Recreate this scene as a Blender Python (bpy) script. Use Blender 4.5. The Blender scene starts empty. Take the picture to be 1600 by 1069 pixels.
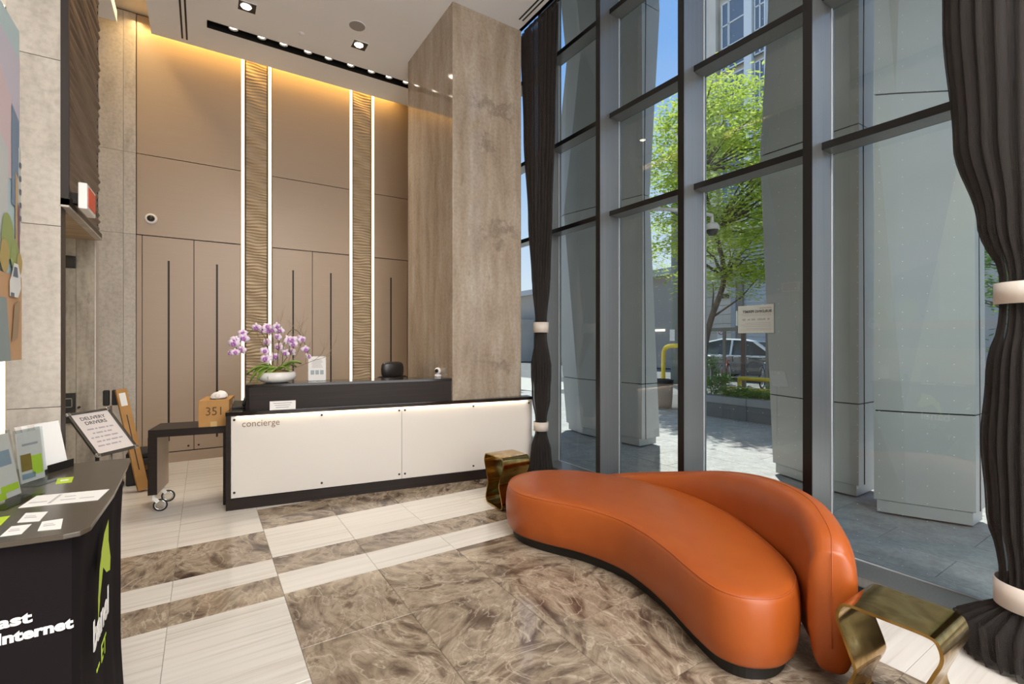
import bpy, bmesh, math, random
from mathutils import Vector, Matrix, Euler
random.seed(7)
PI = math.pi
SC = bpy.context.scene
COL = SC.collection

# ------------------------------------------------------------------ camera, world, sun, exposure
cam_d = bpy.data.cameras.new('camera'); cam = bpy.data.objects.new('camera', cam_d); COL.objects.link(cam)
cam_d.sensor_width = 36; cam_d.lens = 742.2/1600*36; cam_d.clip_start = .05; cam_d.clip_end = 500
cam_d.shift_y = 0.0003
cam.location = (0, 0, 1.45); cam.rotation_euler = (PI/2, 0, -math.radians(33))
SC.camera = cam
SC.view_settings.view_transform = 'Standard'; SC.view_settings.look = 'None'
SC.view_settings.exposure = 0.0; SC.view_settings.gamma = 1.0; SC.view_settings.use_curve_mapping = False

W = bpy.data.worlds.new('world'); SC.world = W; W.use_nodes = True
nt = W.node_tree; nt.nodes.clear()
# clear summer sky: pale haze at the horizon, blue above, the same all round
tcw = nt.nodes.new('ShaderNodeTexCoord'); sep = nt.nodes.new('ShaderNodeSeparateXYZ'); crw = nt.nodes.new('ShaderNodeValToRGB')
bg = nt.nodes.new('ShaderNodeBackground'); bg.inputs[1].default_value = 1.15
wo = nt.nodes.new('ShaderNodeOutputWorld')
el = crw.color_ramp.elements
el[0].position = 0.0; el[0].color = (.95, .97, 1.0, 1)
el[1].position = 1.0; el[1].color = (.13, .31, .74, 1)
e_ = el.new(.22); e_.color = (.62, .76, .98, 1)
e_ = el.new(.52); e_.color = (.24, .46, .90, 1)
nt.links.new(tcw.outputs['Generated'], sep.inputs[0]); nt.links.new(sep.outputs['Z'], crw.inputs[0]); nt.links.new(crw.outputs[0], bg.inputs[0])
nt.links.new(bg.outputs[0], wo.inputs[0])

def light(name, kind, loc, energy, color=(1, 1, 1), rot=(0, 0, 0), **kw):
    d = bpy.data.lights.new(name, kind); d.energy = energy; d.color = color
    for k, v in kw.items(): setattr(d, k, v)
    o = bpy.data.objects.new(name, d); o.location = loc; o.rotation_euler = rot; COL.objects.link(o); return o
sun_dir = Vector((-.407*.7071, -.407*.7071, -.9135)).normalized()
light('sun', 'SUN', (8, 8, 20), 7.0, (1, .96, .89), rot=sun_dir.to_track_quat('-Z', 'Y').to_euler(), angle=.01)
# unseen fill lights added behind the camera, one overhead, one at the front wall
light('overhead_fill', 'AREA', (1.2, -1.4, 4.9), 285, (1, .98, .96), shape='RECTANGLE', size=3.2, size_y=2.0)
light('front_fill', 'AREA', (1.0, -2.5, 2.3), 175, (.94, .97, 1), rot=(PI/2, 0, 0), shape='RECTANGLE', size=3.4, size_y=4.2)

# ------------------------------------------------------------------ helpers
def lin(h):
    h = h.lstrip('#'); v = [int(h[i:i+2], 16)/255 for i in (0, 2, 4)]
    return tuple(x/12.92 if x <= .04045 else ((x+.055)/1.055)**2.4 for x in v) + (1,)
def mat(name, color='#808080', rough=.5, metal=0, spec=.5, coat=0, emit=None, es=0, trans=0, alpha=1, noise=None, bump=None, sheen=0):
    m = bpy.data.materials.new(name); m.use_nodes = True
    n = m.node_tree.nodes; L = m.node_tree.links; b = n['Principled BSDF']
    b.inputs['Base Color'].default_value = lin(color); b.inputs['Roughness'].default_value = rough
    b.inputs['Metallic'].default_value = metal; b.inputs['Specular IOR Level'].default_value = spec
    b.inputs['Coat Weight'].default_value = coat; b.inputs['Transmission Weight'].default_value = trans; b.inputs['Alpha'].default_value = alpha
    if emit: b.inputs['Emission Color'].default_value = lin(emit); b.inputs['Emission Strength'].default_value = es
    tc = n.new('ShaderNodeTexCoord')
    if noise:   # (scale xyz, colour2, contrast lo, hi)
        mp = n.new('ShaderNodeMapping'); mp.inputs['Scale'].default_value = noise[0]
        ns = n.new('ShaderNodeTexNoise'); ns.inputs['Scale'].default_value = 1; ns.inputs['Detail'].default_value = 6
        cr = n.new('ShaderNodeValToRGB'); e = cr.color_ramp.elements
        e[0].position = noise[2]; e[1].position = noise[3]; e[0].color = lin(color); e[1].color = lin(noise[1])
        L.new(tc.outputs['Object'], mp.inputs[0]); L.new(mp.outputs[0], ns.inputs[0]); L.new(ns.outputs[0], cr.inputs[0]); L.new(cr.outputs[0], b.inputs['Base Color'])
    if bump:    # (scale xyz, strength, distance)
        mp = n.new('ShaderNodeMapping'); mp.inputs['Scale'].default_value = bump[0]
        ns = n.new('ShaderNodeTexNoise'); ns.inputs['Scale'].default_value = 1; ns.inputs['Detail'].default_value = 4
        bp = n.new('ShaderNodeBump'); bp.inputs['Strength'].default_value = bump[1]; bp.inputs['Distance'].default_value = bump[2]
        L.new(tc.outputs['Object'], mp.inputs[0]); L.new(mp.outputs[0], ns.inputs[0]); L.new(ns.outputs[0], bp.inputs['Height']); L.new(bp.outputs[0], b.inputs['Normal'])
    return m
def randoff(n, L, tc, amount=60):
    oi = n.new('ShaderNodeObjectInfo'); mu = n.new('ShaderNodeMath'); mu.operation = 'MULTIPLY'; mu.inputs[1].default_value = amount
    ad = n.new('ShaderNodeVectorMath'); ad.operation = 'ADD'
    L.new(oi.outputs['Random'], mu.inputs[0]); L.new(tc.outputs['Object'], ad.inputs[0]); L.new(mu.outputs[0], ad.inputs[1])
    return ad.outputs[0]
def ramp(n, stops):
    cr = n.new('ShaderNodeValToRGB'); e = cr.color_ramp.elements
    e[0].position, e[0].color = stops[0][0], lin(stops[0][1]); e[1].position, e[1].color = stops[-1][0], lin(stops[-1][1])
    for p, c in stops[1:-1]:
        x = e.new(p); x.color = lin(c)
    return cr
def mixrgb(n, L, fac, a, b, mode='MIX'):
    mx = n.new('ShaderNodeMix'); mx.data_type = 'RGBA'; mx.blend_type = mode
    for s, v in ((0, fac), (6, a), (7, b)):
        if hasattr(v, 'links') or isinstance(v, bpy.types.NodeSocket): L.new(v, mx.inputs[s])
        else: mx.inputs[s].default_value = v
    return mx.outputs[2]

def tile_dark():
    m = mat('brown marble tile', rough=.13, spec=.5); n = m.node_tree.nodes; L = m.node_tree.links; b = n['Principled BSDF']
    tc = [x for x in n if x.type == 'TEX_COORD'][0]; v = randoff(n, L, tc)
    vr = n.new('ShaderNodeVectorRotate'); vr.rotation_type = 'Z_AXIS'; oi_ = n.new('ShaderNodeObjectInfo'); ma = n.new('ShaderNodeMath'); ma.operation = 'MULTIPLY'; ma.inputs[1].default_value = 19.0
    L.new(oi_.outputs['Random'], ma.inputs[0]); L.new(tc.outputs['Object'], vr.inputs['Vector']); L.new(ma.outputs[0], vr.inputs['Angle'])
    mo = n.new('ShaderNodeMath'); mo.operation = 'MULTIPLY'; mo.inputs[1].default_value = 60; av = n.new('ShaderNodeVectorMath'); av.operation = 'ADD'
    L.new(oi_.outputs['Random'], mo.inputs[0]); L.new(vr.outputs[0], av.inputs[0]); L.new(mo.outputs[0], av.inputs[1])
    rot = n.new('ShaderNodeMapping'); rot.inputs['Scale'].default_value = (1.2, 2.0, 1); L.new(av.outputs[0], rot.inputs[0])
    n1 = n.new('ShaderNodeTexNoise'); n1.inputs['Scale'].default_value = 1.9; n1.inputs['Detail'].default_value = 9; n1.inputs['Distortion'].default_value = 1.7; n1.inputs['Roughness'].default_value = .62
    L.new(rot.outputs[0], n1.inputs[0])
    r1 = ramp(n, [(.30, '#463830'), (.39, '#635346'), (.47, '#8c7c6a'), (.56, '#a99985'), (.62, '#7f6e5d'), (.72, '#544438')]); L.new(n1.outputs[0], r1.inputs[0])
    n2 = n.new('ShaderNodeTexNoise'); n2.inputs['Scale'].default_value = 2.0; n2.inputs['Detail'].default_value = 6; n2.inputs['Distortion'].default_value = 1.6; L.new(rot.outputs[0], n2.inputs[0])
    # thin light veins where n2 ~ .5
    s = n.new('ShaderNodeMath'); s.operation = 'SUBTRACT'; s.inputs[1].default_value = .5; L.new(n2.outputs[0], s.inputs[0])
    a = n.new('ShaderNodeMath'); a.operation = 'ABSOLUTE'; L.new(s.outputs[0], a.inputs[0])
    r2 = ramp(n, [(0.0, '#d0d0d0'), (.010, '#787878'), (.026, '#000000')]); L.new(a.outputs[0], r2.inputs[0])
    n3 = n.new('ShaderNodeTexNoise'); n3.inputs['Scale'].default_value = 4.5; n3.inputs['Detail'].default_value = 5; n3.inputs['Distortion'].default_value = 2; L.new(rot.outputs[0], n3.inputs[0])
    s3 = n.new('ShaderNodeMath'); s3.operation = 'SUBTRACT'; s3.inputs[1].default_value = .47; L.new(n3.outputs[0], s3.inputs[0])
    a3 = n.new('ShaderNodeMath'); a3.operation = 'ABSOLUTE'; L.new(s3.outputs[0], a3.inputs[0])
    r3 = ramp(n, [(0.0, '#909090'), (.05, '#000000')]); L.new(a3.outputs[0], r3.inputs[0])
    c = mixrgb(n, L, r2.outputs[0], r1.outputs[0], lin('#c9bba7'))
    c = mixrgb(n, L, r3.outputs[0], c, lin('#5a4838'))
    L.new(c, b.inputs['Base Color'])
    return m
def tile_light(base='#d8d2c9', dark='#c8c0b5', light='#dfdad2', sx=.9, sy=30, rough=.16, name='cream striated tile'):
    m = mat(name, rough=rough); n = m.node_tree.nodes; L = m.node_tree.links; b = n['Principled BSDF']
    tc = [x for x in n if x.type == 'TEX_COORD'][0]; v = randoff(n, L, tc)
    mp = n.new('ShaderNodeMapping'); mp.inputs['Scale'].default_value = (sx, sy, 1); mp.inputs['Rotation'].default_value = (0, 0, .03); L.new(v, mp.inputs[0])
    n1 = n.new('ShaderNodeTexNoise'); n1.inputs['Scale'].default_value = 1; n1.inputs['Detail'].default_value = 5; n1.inputs['Distortion'].default_value = .4; L.new(mp.outputs[0], n1.inputs[0])
    r = ramp(n, [(.3, dark), (.47, base), (.7, light)]); L.new(n1.outputs[0], r.inputs[0]); L.new(r.outputs[0], b.inputs['Base Color'])
    return m
def stone_mat(name, base, dark, light, rough, vertical=True, stains=None, bumpy=0):
    m = mat(name, rough=rough); n = m.node_tree.nodes; L = m.node_tree.links; b = n['Principled BSDF']
    tc = [x for x in n if x.type == 'TEX_COORD'][0]; v = randoff(n, L, tc) if stains is None else tc.outputs['Object']
    mp = n.new('ShaderNodeMapping'); mp.inputs['Scale'].default_value = (6, 6, 1.3); L.new(v, mp.inputs[0])
    n1 = n.new('ShaderNodeTexNoise'); n1.inputs['Scale'].default_value = 1; n1.inputs['Detail'].default_value = 9; n1.inputs['Roughness'].default_value = .62; n1.inputs['Distortion'].default_value = .3; L.new(mp.outputs[0], n1.inputs[0])
    r = ramp(n, [(.28, dark), (.5, base), (.72, light)]); L.new(n1.outputs[0], r.inputs[0])
    n2 = n.new('ShaderNodeTexNoise'); n2.inputs['Scale'].default_value = 34; n2.inputs['Detail'].default_value = 6; L.new(v, n2.inputs[0])
    r2 = ramp(n, [(.3, '#dedede'), (.6, '#ffffff')]); L.new(n2.outputs[0], r2.inputs[0])
    c = mixrgb(n, L, .7, r.outputs[0], r2.outputs[0], 'MULTIPLY')
    # dark flecks
    mp2 = n.new('ShaderNodeMapping'); mp2.inputs['Scale'].default_value = (13, 13, 4); L.new(v, mp2.inputs[0])
    n3 = n.new('ShaderNodeTexNoise'); n3.inputs['Scale'].default_value = 1; n3.inputs['Detail'].default_value = 4; L.new(mp2.outputs[0], n3.inputs[0])
    r3 = ramp(n, [(.66, '#000000'), (.75, '#ffffff')]); L.new(n3.outputs[0], r3.inputs[0])
    c = mixrgb(n, L, r3.outputs[0], c, lin(dark))
    if stains:   # irregular dark veins at their own heights in the slab
        n4 = n.new('ShaderNodeTexNoise'); n4.inputs['Scale'].default_value = 7; n4.inputs['Detail'].default_value = 8; n4.inputs['Roughness'].default_value = .7; L.new(tc.outputs['Object'], n4.inputs[0])
        sub = n.new('ShaderNodeVectorMath'); sub.operation = 'SUBTRACT'; sub.inputs[1].default_value = (.5, .5, .5); L.new(n4.outputs[1], sub.inputs[0])
        scl = n.new('ShaderNodeVectorMath'); scl.operation = 'SCALE'; scl.inputs['Scale'].default_value = .75; L.new(sub.outputs[0], scl.inputs[0])
        add = n.new('ShaderNodeVectorMath'); add.operation = 'ADD'; L.new(tc.outputs['Object'], add.inputs[0]); L.new(scl.outputs[0], add.inputs[1])
        for (cx, cy, cz, rx, rz) in stains:
            s = n.new('ShaderNodeVectorMath'); s.operation = 'SUBTRACT'; s.inputs[1].default_value = (cx, cy, cz); L.new(add.outputs[0], s.inputs[0])
            k = n.new('ShaderNodeVectorMath'); k.operation = 'MULTIPLY'; k.inputs[1].default_value = (1/rx, 1/.4, 1/rz); L.new(s.outputs[0], k.inputs[0])
            ln = n.new('ShaderNodeVectorMath'); ln.operation = 'LENGTH'; L.new(k.outputs[0], ln.inputs[0])
            rr = ramp(n, [(.35, '#b0b0b0'), (1.0, '#000000')]); L.new(ln.outputs['Value'], rr.inputs[0])
            c = mixrgb(n, L, rr.outputs[0], c, lin('#67584d'))
    L.new(c, b.inputs['Base Color'])
    return m
def brass_mat():
    m = mat('aged brass', rough=.3, metal=1); n = m.node_tree.nodes; L = m.node_tree.links; b = n['Principled BSDF']
    tc = [x for x in n if x.type == 'TEX_COORD'][0]
    n1 = n.new('ShaderNodeTexNoise'); n1.inputs['Scale'].default_value = 7; n1.inputs['Detail'].default_value = 6; n1.inputs['Distortion'].default_value = 1; L.new(tc.outputs['Object'], n1.inputs[0])
    r = ramp(n, [(.3, '#80622f'), (.5, '#ae8b4c'), (.68, '#c8ac72')]); L.new(n1.outputs[0], r.inputs[0]); L.new(r.outputs[0], b.inputs['Base Color'])
    r2 = ramp(n, [(.3, '#8a8a8a'), (.7, '#565656')]); L.new(n1.outputs[0], r2.inputs[0]); L.new(r2.outputs[0], b.inputs['Roughness'])
    return m
def glass_mat(name='window glass', tint='#f3f8f8', f0=.045):
    m = bpy.data.materials.new(name); m.use_nodes = True; n = m.node_tree.nodes; L = m.node_tree.links; n.clear()
    o = n.new('ShaderNodeOutputMaterial'); t = n.new('ShaderNodeBsdfTransparent'); g = n.new('ShaderNodeBsdfGlossy'); mx = n.new('ShaderNodeMixShader')
    t.inputs[0].default_value = lin(tint); g.inputs['Roughness'].default_value = .0
    lw = n.new('ShaderNodeLayerWeight'); lw.inputs[0].default_value = .5
    p = n.new('ShaderNodeMath'); p.operation = 'POWER'; p.inputs[1].default_value = 5; L.new(lw.outputs['Facing'], p.inputs[0])
    q = n.new('ShaderNodeMath'); q.operation = 'MULTIPLY_ADD'; q.inputs[1].default_value = .5-f0; q.inputs[2].default_value = f0; L.new(p.outputs[0], q.inputs[0])
    L.new(q.outputs[0], mx.inputs[0]); L.new(t.outputs[0], mx.inputs[1]); L.new(g.outputs[0], mx.inputs[2]); L.new(mx.outputs[0], o.inputs[0])
    return m
def sheer_mat(name, color, dens):
    m = bpy.data.materials.new(name); m.use_nodes = True; n = m.node_tree.nodes; L = m.node_tree.links; n.clear()
    o = n.new('ShaderNodeOutputMaterial'); t = n.new('ShaderNodeBsdfTransparent'); d = n.new('ShaderNodeBsdfDiffuse'); tr = n.new('ShaderNodeBsdfTranslucent')
    a = n.new('ShaderNodeMixShader'); mx = n.new('ShaderNodeMixShader'); lw = n.new('ShaderNodeLayerWeight'); lw.inputs[0].default_value = .45
    mr = n.new('ShaderNodeMapRange'); mr.inputs['To Min'].default_value = dens; mr.inputs['To Max'].default_value = 1.0
    d.inputs[0].default_value = lin(color); tr.inputs[0].default_value = lin(color); a.inputs[0].default_value = .35
    L.new(lw.outputs['Facing'], mr.inputs[0]); L.new(d.outputs[0], a.inputs[1]); L.new(tr.outputs[0], a.inputs[2])
    L.new(mr.outputs[0], mx.inputs[0]); L.new(t.outputs[0], mx.inputs[1]); L.new(a.outputs[0], mx.inputs[2]); L.new(mx.outputs[0], o.inputs[0])
    return m
def leaf_mat(name, c1, c2):
    m = bpy.data.materials.new(name); m.use_nodes = True; n = m.node_tree.nodes; L = m.node_tree.links; n.clear()
    o = n.new('ShaderNodeOutputMaterial'); d = n.new('ShaderNodeBsdfDiffuse'); tr = n.new('ShaderNodeBsdfTranslucent'); mx = n.new('ShaderNodeMixShader'); mx.inputs[0].default_value = .45
    tc = n.new('ShaderNodeTexCoord'); ns = n.new('ShaderNodeTexNoise'); ns.inputs['Scale'].default_value = 3; L.new(tc.outputs['Object'], ns.inputs[0])
    r = ramp(n, [(.35, c1), (.65, c2)]); L.new(ns.outputs[0], r.inputs[0]); L.new(r.outputs[0], d.inputs[0]); L.new(r.outputs[0], tr.inputs[0])
    L.new(d.outputs[0], mx.inputs[1]); L.new(tr.outputs[0], mx.inputs[2]); L.new(mx.outputs[0], o.inputs[0])
    return m

class MB:
    """collects geometry, then links it as one mesh object"""
    def __init__(s): s.v = []; s.f = []; s.mi = []
    def add(s, vs, fs, mi=0):
        k = len(s.v); s.v += [tuple(v) for v in vs]; s.f += [tuple(i+k for i in f) for f in fs]; s.mi += [mi]*len(fs); return s
    def box(s, x0, y0, z0, x1, y1, z1, mi=0):
        x0, x1 = min(x0, x1), max(x0, x1); y0, y1 = min(y0, y1), max(y0, y1); z0, z1 = min(z0, z1), max(z0, z1)
        return s.add([(x0, y0, z0), (x1, y0, z0), (x1, y1, z0), (x0, y1, z0), (x0, y0, z1), (x1, y0, z1), (x1, y1, z1), (x0, y1, z1)],
                     [(0, 3, 2, 1), (4, 5, 6, 7), (0, 1, 5, 4), (1, 2, 6, 5), (2, 3, 7, 6), (3, 0, 4, 7)], mi)
    def bar(s, a, b, w, h=None, mi=0, up=(0, 0, 1)):
        a, b = Vector(a), Vector(b); h = h or w; d = (b-a).normalized(); u = Vector(up)
        if abs(d.dot(u)) > .98: u = Vector((1, 0, 0))
        r = d.cross(u).normalized()*w/2; u = r.cross(d).normalized()*h/2
        vs = [a-r-u, a+r-u, a+r+u, a-r+u, b-r-u, b+r-u, b+r+u, b-r+u]
        return s.add(vs, [(0, 1, 2, 3), (7, 6, 5, 4), (0, 4, 5, 1), (1, 5, 6, 2), (2, 6, 7, 3), (3, 7, 4, 0)], mi)
    def tube(s, pts, r, seg=10, mi=0, closed=False, caps=True):
        pts = [Vector(p) for p in pts]; n = len(pts); rs = r if isinstance(r, (list, tuple)) else [r]*n
        rings = []; prev = None
        for i, p in enumerate(pts):
            a = pts[(i-1) % n] if (closed or i > 0) else pts[i]; b = pts[(i+1) % n] if (closed or i < n-1) else pts[i]
            d = (b-a).normalized()
            if prev is None:
                u = Vector((0, 0, 1)) if abs(d.z) < .9 else Vector((1, 0, 0)); x = d.cross(u).normalized()
            else:
                x = (prev - d*prev.dot(d)); x = x.normalized() if x.length > 1e-6 else d.cross(Vector((0, 1, 0))).normalized()
            prev = x; y = d.cross(x)
            rings.append([p + (x*math.cos(t)+y*math.sin(t))*rs[i] for t in [2*PI*k/seg for k in range(seg)]])
        vs = [v for g in rings for v in g]; fs = []
        m = n if closed else n-1
        for i in range(m):
            for k in range(seg):
                a, b = i*seg, ((i+1) % n)*seg; k2 = (k+1) % seg
                fs.append((a+k, a+k2, b+k2, b+k))
        if not closed and caps: fs.append(tuple(range(seg))[::-1]); fs.append(tuple(range((n-1)*seg, n*seg)))
        return s.add(vs, fs, mi)
    def rings(s, rings, mi=0, cap0=True, cap1=True, closed=False):
        m = len(rings[0]); vs = [v for g in rings for v in g]; fs = []; R = len(rings)
        for i in range(R if closed else R-1):
            for k in range(m):
                a, b = i*m, ((i+1) % R)*m; k2 = (k+1) % m
                fs.append((a+k, a+k2, b+k2, b+k))
        if not closed:
            if cap0: fs.append(tuple(range(m))[::-1])
            if cap1: fs.append(tuple(range((R-1)*m, R*m)))
        return s.add(vs, fs, mi)
    def lathe(s, prof, c=(0, 0, 0), seg=32, mi=0, cap0=True, cap1=True):
        return s.rings([[(c[0]+r*math.cos(2*PI*k/seg), c[1]+r*math.sin(2*PI*k/seg), c[2]+z) for k in range(seg)] for r, z in prof], mi, cap0, cap1)
    def quad(s, a, b, c, d, mi=0): return s.add([a, b, c, d], [(0, 1, 2, 3)], mi)
    def build(s, name, mats, parent=None, smooth=False, bevel=0, world=False, solid=0, seg=2):
        me = bpy.data.meshes.new(name); vs = s.v
        if world and parent is not None:
            inv = wm(parent).inverted(); vs = [tuple(inv @ Vector(v)) for v in vs]
        me.from_pydata(vs, [], s.f); me.update()
        ms = mats if isinstance(mats, (list, tuple)) else [mats]
        for m in ms: me.materials.append(m)
        if len(ms) > 1: me.polygons.foreach_set('material_index', s.mi)
        bm = bmesh.new(); bm.from_mesh(me); bmesh.ops.recalc_face_normals(bm, faces=bm.faces); bm.to_mesh(me); bm.free()
        if smooth: me.polygons.foreach_set('use_smooth', [True]*len(me.polygons))
        o = bpy.data.objects.new(name, me); COL.objects.link(o)
        if parent is not None: o.parent = parent
        if bevel:
            b = o.modifiers.new('bevel', 'BEVEL'); b.width = bevel; b.segments = seg; b.limit_method = 'ANGLE'; b.angle_limit = math.radians(35)
            if smooth: b.harden_normals = False
        if solid:
            q = o.modifiers.new('solid', 'SOLIDIFY'); q.thickness = solid; q.offset = 0
        return o
def wm(o):
    M = Matrix.LocRotScale(o.location, o.rotation_euler, None)
    return wm(o.parent) @ M if o.parent else M
def smooth_angle(o, deg=40):
    me = o.data; me.polygons.foreach_set('use_smooth', [True]*len(me.polygons))
    bm = bmesh.new(); bm.from_mesh(me)
    for e in bm.edges:
        if len(e.link_faces) == 2 and e.calc_face_angle(0) > math.radians(deg): e.smooth = False
    bm.to_mesh(me); bm.free()
def thing(name, label, cat, loc=(0, 0, 0), rz=0, group=None, rot=None):
    o = bpy.data.objects.new(name, None); COL.objects.link(o); o.empty_display_size = .1
    o.location = loc; o.rotation_euler = rot if rot else (0, 0, rz); o['label'] = label; o['category'] = cat
    if group: o['group'] = group
    return o
def tag(o, label, cat, group=None):
    o['label'] = label; o['category'] = cat
    if group: o['group'] = group
    return o
def struct(o): o['kind'] = 'structure'; return o
def sempty(name, loc=(0, 0, 0)):
    o = bpy.data.objects.new(name, None); COL.objects.link(o); o.location = loc; o.empty_display_size = .1; o['kind'] = 'structure'; return o
def text_mesh(body, size, extrude=.0, bold=0.0, shear=0, align='LEFT'):
    c = bpy.data.curves.new('txt', 'FONT'); c.body = body; c.size = size; c.extrude = extrude; c.offset = bold; c.shear = shear; c.align_x = align
    c.resolution_u = 3
    t = bpy.data.objects.new('txt', c); COL.objects.link(t)
    dg = bpy.context.evaluated_depsgraph_get(); me = bpy.data.meshes.new_from_object(t.evaluated_get(dg))
    bpy.data.objects.remove(t); bpy.data.curves.remove(c); return me
def lettering(name, body, size, parent, loc, rot, material, extrude=.001, bold=0, shear=0, scale=(1, 1, 1), align='LEFT'):
    me = text_mesh(body, size, extrude, bold, shear, align); me.materials.clear(); me.materials.append(material); me.name = name
    o = bpy.data.objects.new(name, me); COL.objects.link(o); o.parent = parent; o.location = loc; o.rotation_euler = rot; o.scale = scale
    return o
def copy_tree(o, parent=None):
    c = o.copy(); COL.objects.link(c)
    if parent is not None: c.parent = parent
    for ch in list(o.children): copy_tree(ch, c)
    return c
def catmull(pts, n, closed=True):
    P = [Vector(p) for p in pts]; out = []; m = len(P)
    segs = m if closed else m-1
    for i in range(segs):
        g = lambda k: P[k % m] if closed else P[max(0, min(m-1, k))]
        a, b, c, d = g(i-1), g(i), g(i+1), g(i+2)
        for j in range(n):
            t = j/n
            out.append(.5*((2*b)+(c-a)*t+(2*a-5*b+4*c-d)*t*t+(3*b-a-3*c+d)*t**3))
    if not closed: out.append(P[-1].copy())
    return out
def resample(pts, n, closed=True):
    P = [Vector(p) for p in pts]
    if closed: P = P+[P[0]]
    L = [0]
    for a, b in zip(P, P[1:]): L.append(L[-1]+(b-a).length)
    out = []; T = L[-1]; j = 0
    for i in range(n):
        t = T*i/(n if closed else n-1)
        while j < len(P)-2 and L[j+1] < t: j += 1
        u = (t-L[j])/max(1e-9, L[j+1]-L[j]); out.append(P[j].lerp(P[j+1], min(1, u)))
    return out

# ------------------------------------------------------------------ materials
M_dark_tile = tile_dark(); M_light_tile = tile_light()
M_grout = mat('grout', '#8f877c', .8)
M_ceil = mat('ceiling paint', '#ededee', .85)
M_wallpaint = mat('wall paint', '#cfc6ba', .8)
M_cab = mat('taupe lacquer', '#ab9681', .36, noise=((2, 2, 300), '#a6917c', .3, .7))
M_gap = mat('shadow gap', '#2a221b', .8)
M_bronze = mat('dark bronze', '#2d2622', .45, metal=.4)
M_pillar = stone_mat('polished brown stone', '#ae9d8a', '#94836f', '#bfb2a1', .08, stains=[(.50, 0, 4.02, .42, .09), (.62, 0, 2.66, .34, .12), (.58, 0, 1.22, .16, .10), (.40, 0, 3.6, .12, .14)])
M_stone = stone_mat('honed cream stone', '#bcb3a7', '#a79d91', '#c7beb3', .4)
M_marble = stone_mat('veined grey marble', '#a39887', '#716557', '#b9ac92', .2)
M_carved = mat('carved oak relief', '#bba689', .5, noise=((3, 3, 40), '#a58f6f', .35, .7))
M_darkcarved = mat('carved dark bronze relief', '#6f5f53', .36, metal=.3, noise=((3, 3, 30), '#54463b', .35, .7))
M_led = mat('led strip', '#fff3dd', .5, emit='#ffe9c8', es=2.0)
M_lamp = mat('lit lamp lens', '#ffffff', .5, emit='#fff1dc', es=14)
M_black = mat('matt black', '#17140f', .5)
M_espresso = mat('espresso wood', '#241c18', .4, spec=.25, noise=((1.5, 1.5, 60), '#2c231e', .4, .65))
M_counter = mat('polished black counter', '#241e1b', .1)
M_white_panel = mat('white glass panel', '#ddd6cd', .25)
M_leather = mat('orange leather', '#a8531f', .36, noise=((6, 6, 6), '#a34e1b', .4, .7), bump=((220, 220, 220), .12, .001))
M_leather_seam = mat('orange piping', '#a85020', .45)
M_brass = brass_mat()
M_alu = mat('brushed grey aluminium', '#8c8c8b', .33, metal=.7, noise=((90, 90, .6), '#858584', .35, .65))
M_frame_dark = mat('dark window frame', '#141211', .35, metal=.2)
M_glass = glass_mat()
M_acrylic = glass_mat('clear acrylic', '#eef2f2', .05)
M_bead = mat('pale glazing bead', '#c9ced2', .45)
M_frit = mat('white frit dot', '#eef1f1', .5)
M_chrome = mat('chrome', '#c9cbcb', .15, metal=1)
M_white = mat('white paper', '#ece8e2', .6)
M_offwhite = mat('printed paper', '#d8cdc6', .6)
M_ink = mat('dark ink', '#4a4644', .7)
M_ink_light = mat('pale ink', '#a49ca0', .7)
M_sheer = sheer_mat('charcoal sheer fabric', '#514c49', .42)
M_band = mat('satin tie band', '#d2c6ba', .5)
M_clad = mat('grey metal cladding', '#bbbab6', .42, metal=.1, spec=.4, noise=((1, 1, 3), '#b6b5b1', .35, .7))
M_paver = stone_mat('granite paver', '#aaa8a5', '#979592', '#b9b7b4', .75)
M_green = mat('lime green print', '#b5cf27', .5)
M_tent = mat('black stretch fabric', '#1b1618', .85, spec=.08)
M_kiosk_top = mat('taupe grey laminate', '#4b4339', .22)
M_card = mat('brown cardboard', '#b98b52', .8, noise=((8, 8, 8), '#ad7f47', .35, .7))
M_porcelain = mat('white glazed ceramic', '#e6e2de', .22)
M_leaf = mat('orchid leaf green', '#668a35', .45, noise=((14, 14, 14), '#a3b65c', .35, .65))
M_stem = mat('orchid stem', '#5c5a30', .6)
M_moss = mat('brown moss', '#9a7444', .95, noise=((40, 40, 40), '#5d6a30', .4, .6), bump=((60, 60, 60), .8, .01))
M_petal = mat('pale lilac petal', '#ead8e8', .55)
M_petal2 = mat('magenta petal vein', '#b97ac2', .55)
M_twig = mat('dry twig', '#8c7758', .8)

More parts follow.
